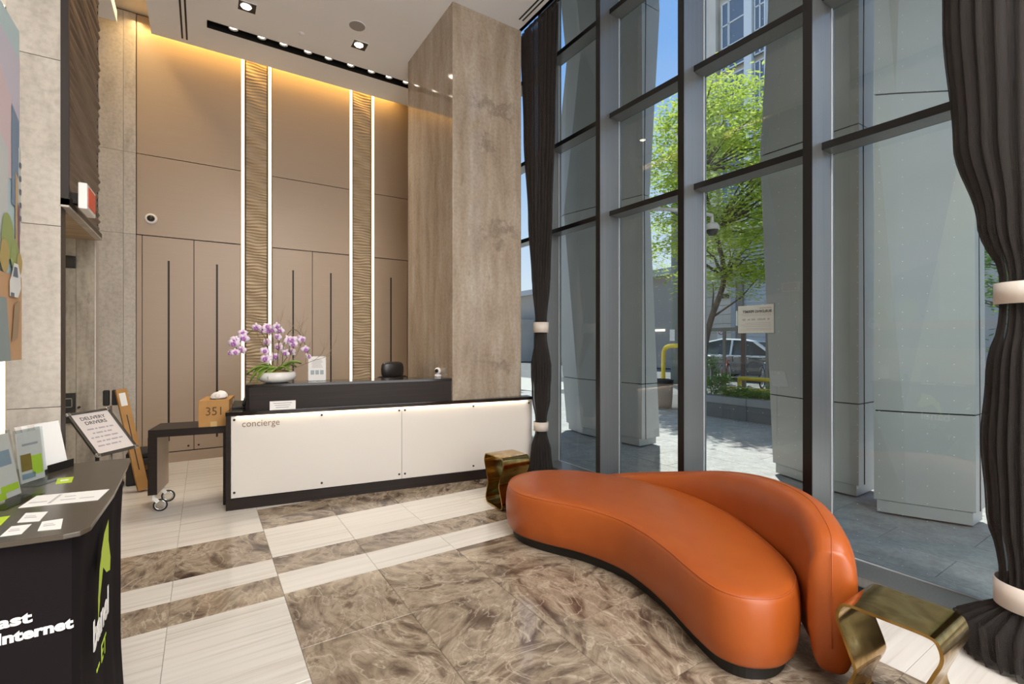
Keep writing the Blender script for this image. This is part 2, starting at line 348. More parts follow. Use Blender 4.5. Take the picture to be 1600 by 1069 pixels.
# ------------------------------------------------------------------ floor
floor = struct(MB().box(-2.7, -2.6, -.12, 3.4, 7.15, -.004).build('floor', M_grout))
XL = [-2.343, -1.796, -1.249, -.702, -.155, .388, .935, 1.483, 2.03, 2.58, 3.13]
YD = [4.65, 4.137, 3.56, 3.29, 3.01, 2.425, 1.885, 1.34, .81, .27, -.27, -.81, -1.35, -1.9, -2.5]
YLft = [7.05, 6.25, 5.45, 4.65, 4.10, 3.54, 3.265, 2.985, 2.19, 1.395, .6, -.2, -1.0, -1.8, -2.5]
tile_cache = {}
def tile(x0, x1, y0, y1, m):
    g = .0011; w, d = x1-x0, y1-y0; key = (round(w, 3), round(d, 3), m.name)
    if key not in tile_cache:
        c = .0012; a, b = w/2-g, d/2-g
        rings = [[(-a, -b, -.01), (a, -b, -.01), (a, b, -.01), (-a, b, -.01)], [(-a, -b, -c), (a, -b, -c), (a, b, -c), (-a, b, -c)], [(-a+c, -b+c, 0), (a-c, -b+c, 0), (a-c, b-c, 0), (-a+c, b-c, 0)]]
        o = MB().rings(rings, cap0=False).build('tile', m, floor); tile_cache[key] = o.data
    else:
        o = bpy.data.objects.new('tile', tile_cache[key]); COL.objects.link(o); o.parent = floor
    o.location = ((x0+x1)/2, (y0+y1)/2, 0)
for i in range(len(XL)-1):
    x0, x1 = XL[i], XL[i+1]
    if x1 <= .39:
        for j in range(len(YLft)-1):
            y1, y0 = YLft[j], YLft[j+1]
            dark = abs(y1-4.10) < .01 or abs(y1-3.265) < .01
            tile(x0, x1, y0, y1, M_dark_tile if dark else M_light_tile)
    elif x0 < 2.57:
        for y1, y0 in zip([7.05, 6.25, 5.45]+YD, [6.25, 5.45, 4.65]+YD[1:]):
            light_row = abs(y1-4.137) < .01 or abs(y1-3.29) < .01 or y1 > 4.7
            tile(x0, x1, y0, y1, M_light_tile if light_row else M_dark_tile)
    else:
        for y1, y0 in zip([7.05, 6.25, 5.45, 4.65, 4.1, 3.29, 2.48, 1.63, .81, 0, -.81, -1.62], [6.25, 5.45, 4.65, 4.1, 3.29, 2.48, 1.63, .81, 0, -.81, -1.62, -2.5]):
            tile(x0, x1, y0, y1, M_light_tile)

# ------------------------------------------------------------------ ceiling (with cove slots along the rear and left)
ZC = 4.98
cb = MB()
cb.box(-.50, -2.6, ZC, 3.03, 5.99, ZC+.12); cb.box(-.50, 5.99, ZC, .036, 6.80, ZC+.12)
cb.box(.036, 5.99, ZC, 3.03, 6.18, ZC+.12); cb.box(.036, 6.325, ZC, 3.03, 6.80, ZC+.12)
ceiling = struct(cb.build('ceiling', M_ceil))
cl = MB(); cl.box(-2.7, -2.6, ZC, -.80, 6.76, ZC+.12); struct(cl.build('ceiling', M_ceil))
up = MB(); up.box(-2.7, -2.6, 5.30, 3.03, 7.2, 5.4); struct(up.build('ceiling', M_wallpaint))
po = MB(); po.box(3.03, -2.6, 6.4, 3.5, 7.2, 6.5); po.box(2.99, -2.6, ZC+.0, 3.03, 7.2, 6.5); struct(po.build('ceiling', M_wallpaint))
# slot box above the black track
tb = MB(); tb.box(.036, 6.18, ZC+.08, 3.0, 6.325, ZC+.1); tb.box(.036, 6.175, ZC, 3.0, 6.181, ZC+.1); tb.box(.036, 6.324, ZC, 3.0, 6.33, ZC+.1); tb.box(.03, 6.18, ZC, .037, 6.325, ZC+.1)
trk = thing('ceiling_track_light', 'black recessed slot light with a row of small spotlights in the ceiling', 'light', (.036, 6.25, ZC))
tb.build('slot_channel', M_black, trk, world=True)
for x in (.283, .568, .80, 1.07, 1.31, 1.58, 1.845, 2.08, 2.32):
    sp = MB().lathe([(.052, .0), (.052, -.045), (.046, -.045), (.042, -.03)], (x, 6.222, ZC+.06), 20, cap1=False).build('spotlight', M_black, trk, world=True, smooth=False)
    MB().lathe([(.0405, 0), (.03, -.008), (.001, -.011)], (x, 6.222, ZC+.034), 20).build('lens', M_lamp, sp, world=True, smooth=True)
    light('spot_beam', 'SPOT', (x, 6.222, ZC+.01), 32, (1, .92, .82), rot=(math.radians(-7), 0, 0), spot_size=math.radians(70), spot_blend=.8, shadow_soft_size=.03)
def downlight(x, y, lab):
    t = thing('recessed_downlight', lab, 'light', (x, y, ZC)); a = .085
    r = MB()
    for sx, sy, ex, ey in ((-1, -1, 1, -1), (-1, 1, 1, 1)): r.box(sx*a, sy*a-.004, -.004, ex*a, sy*a+.004, .012)
    for sx in (-1, 1): r.box(sx*a-.004, -a, -.004, sx*a+.004, a, .012)
    r.build('trim_ring', M_ceil, t)
    h = MB(); h.box(-a, -a, -.0035, a, a, -.0015); h.build('dark_baffle', M_bronze, t)
    MB().lathe([(.05, -.004), (.045, -.010), (.001, -.013)], (-.01, -.005, 0), 24).build('lens', M_lamp, t, smooth=True)
    light('downlight_beam', 'SPOT', (x, y, ZC-.03), 60, (1, .92, .8), rot=(0, 0, 0), spot_size=math.radians(95), spot_blend=.9, shadow_soft_size=.05)
downlight(.385, 5.71, 'square recessed downlight above the left part of the ceiling')
downlight(1.555, 5.72, 'square recessed downlight beside the round ceiling speaker')
t = thing('ceiling_speaker', 'round grey flush speaker grille in the white ceiling', 'speaker', (1.437, 5.382, ZC))
MB().lathe([(.085, 0), (.085, -.006), (.078, -.007)], (0, 0, 0), 32).build('grille', mat('speaker grille', '#9b9592', .7), t)
MB().lathe([(.092, 0), (.092, -.004), (.085, -.005)], (0, 0, 0), 32).build('rim', M_ceil, t)
t = thing('smoke_detector', 'small white round detector on the ceiling between two downlights', 'detector', (.943, 5.863, ZC))
MB().lathe([(.03, 0), (.03, -.008), (.018, -.014), (.001, -.015)], (0, 0, 0), 20).build('housing', M_ceil, t, smooth=True)
MB().lathe([(.036, 0), (.036, -.003), (.03, -.0035)], (0, 0, 0), 20).build('rim', M_white, t)
def slot_vent(lab, x, y0, y1):
    t = thing('linear_vent', lab, 'vent', (x, (y0+y1)/2, ZC))
    for dx in (-.022, .022): MB().box(x+dx-.009, y0, ZC-.003, x+dx+.009, y1, ZC-.001).build('slot', M_black, t, world=True)
    MB().box(x-.045, y0-.01, ZC-.0012, x+.045, y1+.01, ZC-.0004).build('frame', M_ceil, t, world=True)
slot_vent('long twin-slot air vent beside the left ceiling cove', -.184, 5.2, 6.71)
slot_vent('long twin-slot air vent above the left curtain', 2.915, 2.8, 4.31)

# cove lights (real LED runs hidden above the ceiling edge)
light('cove_led', 'AREA', (.9, 6.93, 5.16), 15, (1, .60, .16), rot=(0, 0, 0), shape='RECTANGLE', size=3.1, size_y=.05)
light('cove_led_left', 'AREA', (-.65, 5.6, 5.2), 15, (1, .68, .3), rot=(0, 0, 0), shape='RECTANGLE', size=.08, size_y=2.8)

# ------------------------------------------------------------------ rear wall with cabinets
YB = 7.03
wall_back = struct(MB().box(-2.7, YB+.03, -.1, 3.5, YB+.15, 6.5).build('wall_back', M_gap))
def panel(x0, x1, z0, z1, m=M_cab, y=YB, name='wall_panel', parent=wall_back, th=.028, bev=.002, g=.004):
    return MB().box(x0+g, y, z0+g, x1-g, y+th, z1-g).build(name, m, parent, bevel=bev)
bays = [(-.657, .405), (.763, 1.767), (2.125, 3.0)]
for a, b in bays:
    panel(a, b, 2.71, 3.657); panel(a, b, 3.657, 5.28)
# stone slabs left of the cabinets
for x0, x1 in ((-2.7, -1.9), (-1.9, -1.3), (-1.3, -.775), (-.775, -.66)):
    for z0, z1 in ((0, 2.71), (2.71, 3.657), (3.657, 5.28)):
        panel(x0, x1, z0, z1, M_stone, name='stone_slab', g=.0012, bev=.001)
def cabinet(x0, x1, doors, handles, lab, filler=None, knobs=()):
    t = thing('tall_cabinet', lab, 'cabinet', ((x0+x1)/2, YB+.02, 0))
    MB().box(x0+.002, YB+.018, .0, x1-.002, YB+.03, 2.71).build('carcass', M_gap, t, world=True)
    MB().box(x0+.004, YB+.002, 0, x1-.004, YB+.016, .122).build('plinth', M_cab, t, world=True)
    if filler: MB().box(filler[0]+.003, YB, .135, filler[1]-.003, YB+.017, 2.703).build('side_filler', M_cab, t, world=True)
    for i, (a, b) in enumerate(doors):
        # the door has a routed pull groove: built from pieces around the groove
        hx = handles[i]; g = .011; d = MB()
        d.box(a+.004, YB, .135, hx-g, YB+.017, 2.703); d.box(hx+g, YB, .135, b-.004, YB+.017, 2.703)
        d.box(hx-g, YB, .135, hx+g, YB+.017, .26); d.box(hx-g, YB, 2.43, hx+g, YB+.017, 2.703)
        dr = d.build('door', M_cab, t, world=True)
        MB().box(hx-g, YB+.008, .26, hx+g, YB+.0165, 2.43).build('pull_groove', M_bronze, dr, world=True)
        if i < len(knobs):
            k = MB().lathe([(.011, 0), (.011, .006), (.006, .008)], (0, 0, 0), 16).build('lock', M_bronze, dr); k.location = (knobs[i]-t.location.x, YB-t.location.y, .185); k.rotation_euler = (PI/2, 0, 0)
cabinet(-.657, .405, [(-.604, -.099), (-.099, .402)], [-.351, .142], 'taupe double-door tall cabinet at the far left behind the wheeled table', (-.657, -.604), (-.155, -.05))
cabinet(.763, 1.767, [(.766, 1.265), (1.265, 1.764)], [1.021, 1.511], 'taupe double-door tall cabinet between the two carved strips', None, (1.21, 1.32))
cabinet(2.125, 3.0, [(2.128, 2.64), (2.64, 2.997)], [2.381, 2.8], 'taupe tall cabinet beside the stone pillar, right of the carved strips', None)
# carved relief strips and LED profiles
def relief(x0, x1, z0, z1, y, pitch, amp, m, seed):
    rnd = random.Random(seed); nx = 16; nz = int((z1-z0)/pitch*6)
    ph = [rnd.uniform(0, 6.28) for _ in range(8)]
    vs = []; fs = []
    for j in range(nz+1):
        for i in range(nx+1):
            u = i/nx; x = x0+(x1-x0)*u; z = z0+(z1-z0)*j/nz
            w = z/pitch*2*PI + 1.0*math.sin(u*3.4+ph[0]+z*7.1) + .9*math.sin(u*5.0+ph[1]-z*11.3) + .8*math.sin(z*23+ph[2]+u*2)
            h = (math.sin(w)*.5+.5)**.6*amp*(.65+.35*math.sin(z*23+u*5+ph[3]))
            vs.append((x, y-h, z))
    for j in range(nz):
        for i in range(nx):
            a = j*(nx+1)+i; fs.append((a, a+1, a+nx+2, a+nx+1))
    mb = MB(); mb.add(vs, fs); return mb
for k, (x0, x1, lx, rx) in enumerate(((.462, .702, .425, .738), (1.822, 2.072, 1.788, 2.106))):
    r = relief(x0, x1, .12, 5.28, YB+.02, .040, .028, M_carved, k)
    side = 'left' if k == 0 else 'right'
    t = thing('carved_wall_strip', 'tall rippled wood relief strip between light lines, %s' % ('left one behind the orchid' if k == 0 else 'right one behind the counter end'), 'wall panel', ((x0+x1)/2, YB+.02, .12))
    o = r.build('rippled_face', M_carved, t, world=True, smooth=True); o['kind'] = 'stuff'
    MB().box(x0, YB+.02, .12, x1, YB+.029, 5.28).build('backing', M_carved, t, world=True)
    for q, xx in enumerate((lx, rx)):
        lab = ['leftmost vertical light line on the rear wall, left of the orchid strip', 'vertical light line right of the left carved strip', 'vertical light line left of the right carved strip', 'vertical light line at the right edge of the right carved strip'][k*2+q]
        s = thing('led_strip', lab, 'light', (xx, YB, .1))
        MB().box(xx-.016, YB-.002, .12, xx+.016, YB+.012, 5.2).build('diffuser', M_led, s, world=True)
        ch = MB(); ch.box(xx-.024, YB, .12, xx-.016, YB+.02, 5.2); ch.box(xx+.016, YB, .12, xx+.024, YB+.02, 5.2); ch.build('channel', mat('led channel', '#cbb79c', .5), s, world=True)

# dome camera on panel
t = thing('dome_camera', 'small white dome security camera on the taupe wall panel', 'camera', (-.52, YB, 2.909), rot=(PI/2, 0, 0))
MB().lathe([(.062, 0), (.062, .012), (.05, .026), (.042, .028)], seg=28).build('housing', M_white, t, smooth=True)
MB().lathe([(.04, .026), (.034, .045), (.018, .058), (.001, .062)], seg=24).build('dark_dome', mat('smoked dome', '#35302c', .08), t, smooth=True)

# ------------------------------------------------------------------ left: outer walls, piers, bulkhead
struct(MB().box(-2.85, -2.6, -.1, -2.7, 7.2, 5.4).build('wall_left', M_wallpaint))
struct(MB().box(-2.85, -2.75, -.1, 3.6, -2.6, 6.5).build('wall_front', M_wallpaint))
pier = struct(MB().box(-.86, 3.51, 0, -.655, 3.60, ZC).build('wall_left', M_gap))
for z0, z1 in ((0, 1.1), (1.1, 2.08), (2.08, 2.98), (2.98, 3.9), (3.9, 4.98)):
    MB().box(-.86, 3.50, z0+.0015, -.651, 3.51, z1-.0015).build('stone_slab', M_stone, pier, bevel=.001)
MB().box(-.655, 3.502, 0, -.649, 3.60, 2.2).build('edge_trim', M_bronze, pier)
mp_ = struct(MB().box(-1.0, 4.612, 0, -.668, 4.70, 2.2).build('wall_left', M_gap))
for x0, x1 in ((-1.0, -.773), (-.773, -.672)):
    MB().box(x0+.001, 4.60, 0, x1-.001, 4.612, 2.2).build('marble_slab', M_marble, mp_)
MB().box(-.672, 4.598, 0, -.664, 4.70, 2.2).build('edge_trim', M_stone, mp_)
bh = struct(MB().box(-1.0, 3.51, 2.215, -.655, 4.66, ZC).build('wall_left', M_wallpaint))
MB().box(-1.0, 3.512, 2.2, -.645, 4.60, 2.215).build('soffit_board', mat('oak soffit', '#b29a7c', .5, noise=((3, 30, 3), '#a08767', .4, .6)), bh)
dp = thing('carved_portal_panel', 'tall dark bronze panel of diagonal-looking ripples above the marble opening', 'wall panel', (-.64, 4.0, 2.2))
fr = MB(); fr.box(-.652, 3.5, 2.2, -.619, 3.53, ZC); fr.box(-.652, 3.5, 2.2, -.619, 4.52, 2.235); fr.box(-.652, 4.512, 2.2, -.64, 4.52, ZC)
fr.build('frame', M_bronze, dp, world=True)
MB().box(-.654, 3.5, 2.19, -.617, 4.52, 2.2).build('edge_strip', M_stone, dp, world=True)
rr = relief(3.53, 4.512, 2.235, ZC, 0, .048, .023, M_darkcarved, 5)
rr.v = [(-.648+(-v[1]), v[0], v[2]) for v in rr.v]
o = rr.build('rippled_face', M_darkcarved, dp, world=True, smooth=True); o['kind'] = 'stuff'
MB().box(-.655, 3.53, 2.235, -.65, 4.512, ZC).build('backing', M_bronze, dp, world=True)
es = thing('exit_sign', 'small white sign box with a red face on the dark rippled panel', 'sign', (-.585, 3.69, 2.29))
MB().box(-.592, 3.565, 2.205, -.552, 3.815, 2.352).build('housing', M_white, es, world=True, bevel=.005)
MB().box(-.65, 3.66, 2.25, -.592, 3.72, 2.31).build('mounting_stub', M_bronze, es, world=True)
MB().box(-.552, 3.59, 2.225, -.549, 3.79, 2.335).build('red_face', mat('red sign face', '#c44a30', .5, emit='#c44a30', es=.25), es, world=True)
# devices on the marble reveal
t = thing('wall_screen', 'small black screen high on the marble reveal under the dark panel', 'screen', (-.83, 4.595, 2.03))
MB().box(-.90, 4.578, 1.985, -.775, 4.6, 2.072).build('casing', M_black, t, world=True, bevel=.003)
MB().box(-.895, 4.5765, 1.99, -.782, 4.578, 2.067).build('display', M_counter, t, world=True)
t = thing('door_access_panel', 'black access panel with a silver-edged window on the marble reveal', 'panel', (-.83, 4.595, .98))
MB().box(-.90, 4.575, .87, -.775, 4.6, 1.085).build('casing', M_black, t, world=True, bevel=.003)
f = MB(); f.box(-.9, 4.572, 1.045, -.79, 4.575, 1.049); f.box(-.9, 4.572, .985, -.79, 4.575, .988); f.box(-.793, 4.572, .985, -.79, 4.575, 1.049); f.build('silver_edge', M_chrome, t, world=True)
o = MB().lathe([(.008, 0), (.008, .02), (.004, .024)], (0, 0, 0), 12).build('button', M_bronze, t); o.location = (.075, 0, 0); o.rotation_euler = (PI/2, 0, 0)
s = thing('led_strip', 'vertical light line at the left frame edge below the painting', 'light', (-.875, 3.5, .2))
MB().box(-.887, 3.50, .2, -.866, 3.51, 3.2).build('diffuser', M_led, s, world=True)
MB().box(-.889, 3.51, .2, -.862, 3.518, 3.2).build('channel', M_alu, s, world=True)

# painting: suspended canvas, seen edge-on
pt = thing('painting', 'tall street scene painting in pastel colours at the far left', 'painting', (-.645, 2.1, 1.378))
MB().box(-.668, 1.25, 1.378, -.642, 2.77, 2.74).build('canvas', M_white, pt, world=True)
cab = MB(); cab.tube([(-.655, 1.4, 2.74), (-.655, 1.4, ZC)], .0015, 6); cab.tube([(-.655, 1.9, 2.74), (-.655, 1.9, ZC)], .0015, 6); cab.build('hanging_wire', M_chrome, pt, world=True)
pcols = ['#b9cdd0', '#c9c3cf', '#d6c1c4', '#7d90a6', '#c9ccca', '#c3a985', '#8f6a76', '#9aa86a', '#b9a266', '#c9a078', '#a68d70', '#e6e6e2', '#6b7480', '#8e9b9a', '#d8a983']
pm = [mat('paint %d' % i, c, .6) for i, c in enumerate(pcols)]
P = MB()
def pp(pts, c, lay):
    x = -.6415+.0012*lay; P.add([(x, y, z) for y, z in pts], [tuple(range(len(pts)))], c)
pp([(1.25, 1.378), (2.77, 1.378), (2.77, 2.74), (1.25, 2.74)], 0, 0)
pp([(1.9, 2.2), (2.77, 2.3), (2.77, 2.62), (2.4, 2.66), (1.9, 2.74)], 1, 1)
pp([(2.45, 2.05), (2.66, 2.1), (2.66, 2.42), (2.45, 2.55)], 2, 2)
pp([(2.66, 2.0), (2.75, 2.0), (2.75, 2.36), (2.66, 2.4)], 3, 3)
pp([(2.735, 1.9), (2.77, 1.9), (2.77, 2.25), (2.735, 2.25)], 4, 4)
pp([(2.70, 1.8), (2.735, 1.8), (2.735, 2.12), (2.70, 2.14)], 5, 4)
pp([(2.725, 1.74), (2.75, 1.74), (2.75, 2.0), (2.725, 2.02)], 6, 5)
pp([(2.52, 1.8), (2.62, 1.8), (2.62, 2.2), (2.52, 2.24)], 4, 3); pp([(2.0, 1.7), (2.45, 1.7), (2.45, 2.3), (2.0, 2.45)], 3, 3)
for (cy, cz, r, c) in ((2.60, 1.86, .07, 7), (2.68, 1.80, .05, 7), (2.56, 1.78, .05, 8), (2.73, 1.77, .035, 8), (2.3, 1.85, .12, 7)):
    lay_ = 6+[2.60, 2.68, 2.56, 2.73, 2.3].index(cy)*.7
    pp([(cy+r*math.cos(a)*(1+.08*math.sin(4*a)), cz+r*1.3*math.sin(a)) for a in [2*PI*k/16 for k in range(16)]], c, lay_)
pp([(1.25, 1.378), (2.77, 1.378), (2.77, 1.72), (1.25, 1.7)], 9, 5.5); pp([(1.25, 1.378), (2.62, 1.378), (2.57, 1.62), (1.25, 1.6)], 13, 9.5)
pp([(2.63, 1.45), (2.70, 1.47), (2.73, 1.62), (2.66, 1.6)], 10, 9.8)
pp([(2.60, 1.63), (2.70, 1.63), (2.735, 1.67), (2.73, 1.72), (2.70, 1.765), (2.65, 1.765), (2.62, 1.71), (2.60, 1.69)], 11, 10.5)
pp([(2.635, 1.71), (2.695, 1.71), (2.685, 1.75), (2.65, 1.75)], 12, 11.5); pp([(2.61, 1.63), (2.65, 1.63), (2.65, 1.645), (2.61, 1.645)], 12, 11.5)
for k in range(5): pp([(2.742, 1.95+k*.055), (2.765, 1.95+k*.055), (2.765, 1.972+k*.055), (2.742, 1.972+k*.055)], 12, 6)
P.build('painted_scene', pm, pt, world=True)

# ------------------------------------------------------------------ stone pillar
PX0, PX1, PY0, PY1 = 2.162, 3.018, 4.458, 5.735
pil = struct(MB().box(PX0+.02, PY0+.02, 0, PX1-.02, PY1-.02, ZC).build('wall_pillar', M_gap)); pil.location = (0, 0, 0)
def slab(x0, y0, x1, y1, z0, z1):
    o = MB().box(0, 0, 0, x1-x0, y1-y0, z1-z0).build('stone_slab', M_pillar, pil, bevel=.0015); o.location = (x0, y0, z0)
slab(PX0, PY0, PX1, PY0+.02, 0, ZC); slab(PX0, PY0+.0205, PX0+.02, PY1, 0, ZC)
slab(PX1-.02, PY0+.0205, PX1, PY1, 0, ZC); slab(PX0+.021, PY1-.02, PX1-.021, PY1, 0, ZC)

# ------------------------------------------------------------------ window wall
XG = 3.40; XI = 3.14
MY = [5.18+.933, 5.18, 4.247, 3.314, 2.379, 1.447, .514, -.42, -1.353, -2.286]
win = sempty('window_1', (XG, 2, 0))
for y in MY:
    MB().box(XI+.006, y, 0, XG+.03, y+.052, 6.4).build('mullion', M_alu, win, world=True)
    MB().box(XI, y-.001, 0, XI+.006, y+.053, 6.4).build('mullion_cap', M_frame_dark, win, world=True)
bay = list(zip(MY[1:], MY[:-1]))
for z in (2.662, 3.600, 4.60, 5.6):
    for (y0, y1) in bay:
        MB().box(XG-.13, y0+.053, z, XG+.02, y1-.001, z+.046).build('transom', M_alu, win, world=True)
        MB().box(XG-.134, y0+.053, z, XG-.129, y1-.001, z+.046).build('transom_cap', M_frame_dark, win, world=True)
for (y0, y1) in bay:
    MB().box(XI+.02, y0+.053, .0, XG+.03, y1-.001, .105).build('sill', M_alu, win, world=True, bevel=.004)
    MB().box(XI+.008, y0+.053, .0, XI+.019, y1-.001, .045).build('sill_base', M_frame_dark, win, world=True)
    for z0, z1 in ((.105, 2.662), (2.708, 3.600), (3.646, 4.60), (4.646, 5.6)):
        g = MB().box(XG-.003, y0+.055, z0+.002, XG+.003, y1-.003, z1-.002).build('glass_pane', M_glass, win, world=True)
        b_ = MB(); w_ = .006
        b_.box(XG-.009, y0+.053, z0, XG-.003, y0+.053+w_, z1); b_.box(XG-.009, y1-.001-w_, z0, XG-.003, y1-.001, z1)
        b_.box(XG-.009, y0+.053, z0, XG-.003, y1-.001, z0+w_)
        b_.build('bead', M_bead, win, world=True)
        if y0 < 2.4 and y0 > -1 and z1 < 4.7:
            d = MB(); yy = y0+.11
            while yy < y1-.04:
                zz = z0+.05
                while zz < z1-.02:
                    d.add([(XG-.0035, yy+.0022*math.cos(a), zz+.0022*math.sin(a)) for a in [PI/3*k for k in range(6)]], [(0, 1, 2, 3, 4, 5)]); zz += .098
                yy += .113
            o = d.build('frit_dots', M_frit, g, world=True); o['kind'] = 'stuff'
struct(MB().box(XI, 6.16, -.1, XG+.1, 7.2, 6.5).build('wall_right', M_wallpaint))
# building permit on the glass (facing the street, so seen reversed)
bp = thing('permit_notice', 'building permit sheet in a clear sleeve taped to the window glass', 'sign', (3.405, 1.955, 1.62))
MB().box(3.4035, 1.822, 1.518, 3.4055, 2.09, 1.724).build('sheet', M_offwhite, bp, world=True)
MB().box(3.4055, 1.812, 1.512, 3.4065, 2.10, 1.73).build('sleeve', M_acrylic, bp, world=True)
def mir(body, size, y, z, bold=0, m=M_ink):
    # text readable from outside (+X): seen from inside it is reversed; drawn on the room side of the sheet
    return lettering('lettering', body, size, bp, (3.4025-3.405, y-1.955, z-1.62), (PI/2, 0, PI/2), m, .0002, bold)
mir('BUILDING PERMIT', .027, 1.835, 1.668, .0008)
ln = MB()
for a_, b_ in ((1.835, 1.925),): ln.box(3.4028, a_, 1.696, 3.4034, b_, 1.703)
for a_, b_ in ((1.85, 1.865), (1.88, 1.94), (1.955, 1.985), (1.995, 2.015), (2.03, 2.055)): ln.box(3.4028, a_, 1.612, 3.4034, b_, 1.625)
for k, z in enumerate((1.655, 1.645, 1.59, 1.578, 1.566, 1.55, 1.54)): ln.box(3.4028, 1.84, z, 3.4034, 2.07-.02*(k % 3), z+.0025)
ln.build('text_lines', M_ink_light, bp, world=True)

# ------------------------------------------------------------------ curtains
def curtain(lab, cx, cy, prof, ztop, folds, seed, bands):
    rnd = random.Random(seed)
    t = thing('curtain', lab, 'curtain', (cx, cy, 0), 0, None)
    ph = rnd.uniform(0, 6); nseg = folds*8; rings = []
    ks = sorted(prof); zs = []; z = 0
    def ev(z):
        for (a, b) in zip(ks, ks[1:]):
            if a[0] <= z <= b[0]:
                u = (z-a[0])/(b[0]-a[0]); u = u*u*(3-2*u); return [a[i]+(b[i]-a[i])*u for i in (1, 2, 3)]
        return ks[-1][1:4]
    n = 90
    jit = [rnd.uniform(-.35, .35) for _ in range(folds)]
    for j in range(n+1):
        z = ztop*j/n; rx, ry, off = ev(z); ring = []
        for k in range(nseg):
            a = 2*PI*k/nseg; f = math.sin(a*folds+ph+.5*math.sin(a*3+ph)+.12*math.sin(z*1.1+k*.12))
            amp = .14*(1 if ry > .12 else .6)
            r = 1+amp*f
            ring.append((rx*r*math.cos(a), off+ry*r*math.sin(a), z))
        rings.append(ring)
    MB().rings(rings, cap0=False, cap1=False).build('fabric', M_sheer, t, smooth=True)
    inner = []
    for j, ring in enumerate(rings):
        rx, ry, off = ev(ztop*j/n); inner.append([(p[0]*.62+.012*math.sin(k*.9), off+(p[1]-off)*.66+.006*math.cos(k*1.3), p[2]) for k, p in enumerate(ring)])
    MB().rings(inner, cap0=False, cap1=False).build('inner_fold', M_sheer, t, smooth=True)
    for (z0, z1, r) in bands:
        rx, ry, off = ev((z0+z1)/2)
        MB().rings([[(r*1.0*math.cos(a), off+r*1.08*math.sin(a), z) for a in [2*PI*k/32 for k in range(32)]] for z in (z0, z1)], cap0=False, cap1=False).build('tie_band', M_band, t, smooth=True, solid=.004)
    return t
# prof: (z, rx, ry, y offset)
curtain('dark sheer curtain tied twice beside the stone pillar', 3.055, 4.13,
        [(0, .08, .18, 0), (.3, .07, .13, 0), (.50, .05, .068, 0), (.62, .05, .068, 0), (.85, .08, .115, 0), (1.2, .08, .125, 0), (1.53, .05, .07, 0), (1.66, .05, .07, 0), (2.1, .07, .12, 0), (2.8, .06, .18, .02), (3.8, .05, .25, .04), (4.94, .05, .30, .045)],
        4.94, 20, 3, [(.50, .595, .077), (1.555, 1.665, .079)])
curtain('dark sheer curtain tied twice at the right edge of the window', 3.05, .50,
        [(0, .13, .20, 0), (.06, .15, .22, 0), (.16, .15, .235, 0), (.28, .09, .11, 0), (.40, .09, .10, 0), (.7, .11, .135, 0), (1.0, .12, .15, 0), (1.3, .11, .135, 0), (1.60, .09, .10, 0), (1.74, .09, .10, 0), (2.0, .10, .16, 0), (2.4, .10, .235, 0), (3.0, .09, .27, 0), (4.94, .07, .33, -.03)],
        4.94, 27, 4, [(.28, .39, .115), (1.62, 1.715, .115)])
rl = thing('curtain_rail', 'thin dark curtain track with white gliders along the ceiling edge', 'curtain rail', (3.06, 2.0, ZC-.03))
MB().box(3.045, -1.5, ZC-.012, 3.075, 4.44, ZC-.0).build('track', M_bronze, rl, world=True)
for k in range(13): MB().lathe([(.008, 0), (.008, .018)], (3.06, 3.86+k*.045, ZC-.032), 8).build('glider', M_chrome, rl, world=True)

# ------------------------------------------------------------------ reception desk (rotated -8.8 deg)
DA = math.radians(-8.8)
dk = thing('reception_desk', 'long dark wood reception desk with white backlit front panels', 'desk', (.16, 4.753, 0), DA)
MB().box(.0, .0, .0, 2.95, .03, .095).build('plinth', M_espresso, dk)
MB().box(.0, .004, .095, .034, .7, .815).build('end_panel', M_espresso, dk)
MB().box(.034, .035, .0, 1.93, .06, .815).build('backing', M_espresso, dk)
MB().box(1.93, .01, .0, 2.95, .03, .1).build('backing', M_espresso, dk)
cp = MB(); cp.box(-.003, -.006, .815, 1.985, .68, .847); cp.build('counter_top', M_counter, dk, bevel=.002)
# counter strip passing in front of the pillar (wedge)
ca, sa = math.cos(DA), math.sin(DA)
def tod(x, y):
    dx, dy = x-.16, y-4.753; return (dx*ca+dy*sa, -dx*sa+dy*ca)
w0 = tod(PX0, PY0-.002); w1 = tod(3.10, PY0-.002)
MB().rings([[(1.985, -.006, z), (2.95, -.006, z), (w1[0], w1[1], z), (w0[0], max(w0[1], .002), z), (1.985, .002, z)] for z in (.815, .847)]).build('counter_ledge', M_counter, dk)
for a, b in ((.037, 1.500), (1.503, 2.94)):
    MB().box(a, .012, .1, b, .024, .808).build('front_panel', M_white_panel, dk, bevel=.001)
for x in (.062, .765, 1.475, 1.532, 2.25, 2.9):
    for z in (.148, .778):
        o = MB().lathe([(.0095, 0), (.0095, .006), (.006, .008), (.001, .008)], (0, 0, 0), 16).build('standoff', M_bronze, dk); o.location = (x, .012, z); o.rotation_euler = (PI/2, 0, 0)
tr = MB(); tr.box(.145, .04, .847, 2.03, .06, 1.052); tr.box(.145, .04, .847, .175, .36, 1.052); tr.build('upper_front', M_espresso, dk)
MB().box(.14, .035, 1.052, 2.03, .37, 1.077).build('upper_shelf', M_counter, dk, bevel=.002)
lettering('lettering', 'concierge', .082, dk, (.118, .0115, .712), (PI/2, 0, 0), mat('bronze lettering', '#8a7360', .4, metal=.5), .0012, scale=(.93, 1, 1))
led = light('desk_led', 'AREA', (0, 0, 0), 2.6, (1, .80, .55), shape='RECTANGLE', size=2.8, size_y=.006); led.parent = dk; led.location = (1.48, .0035, .812); led.rotation_euler = (math.radians(14), 0, 0)

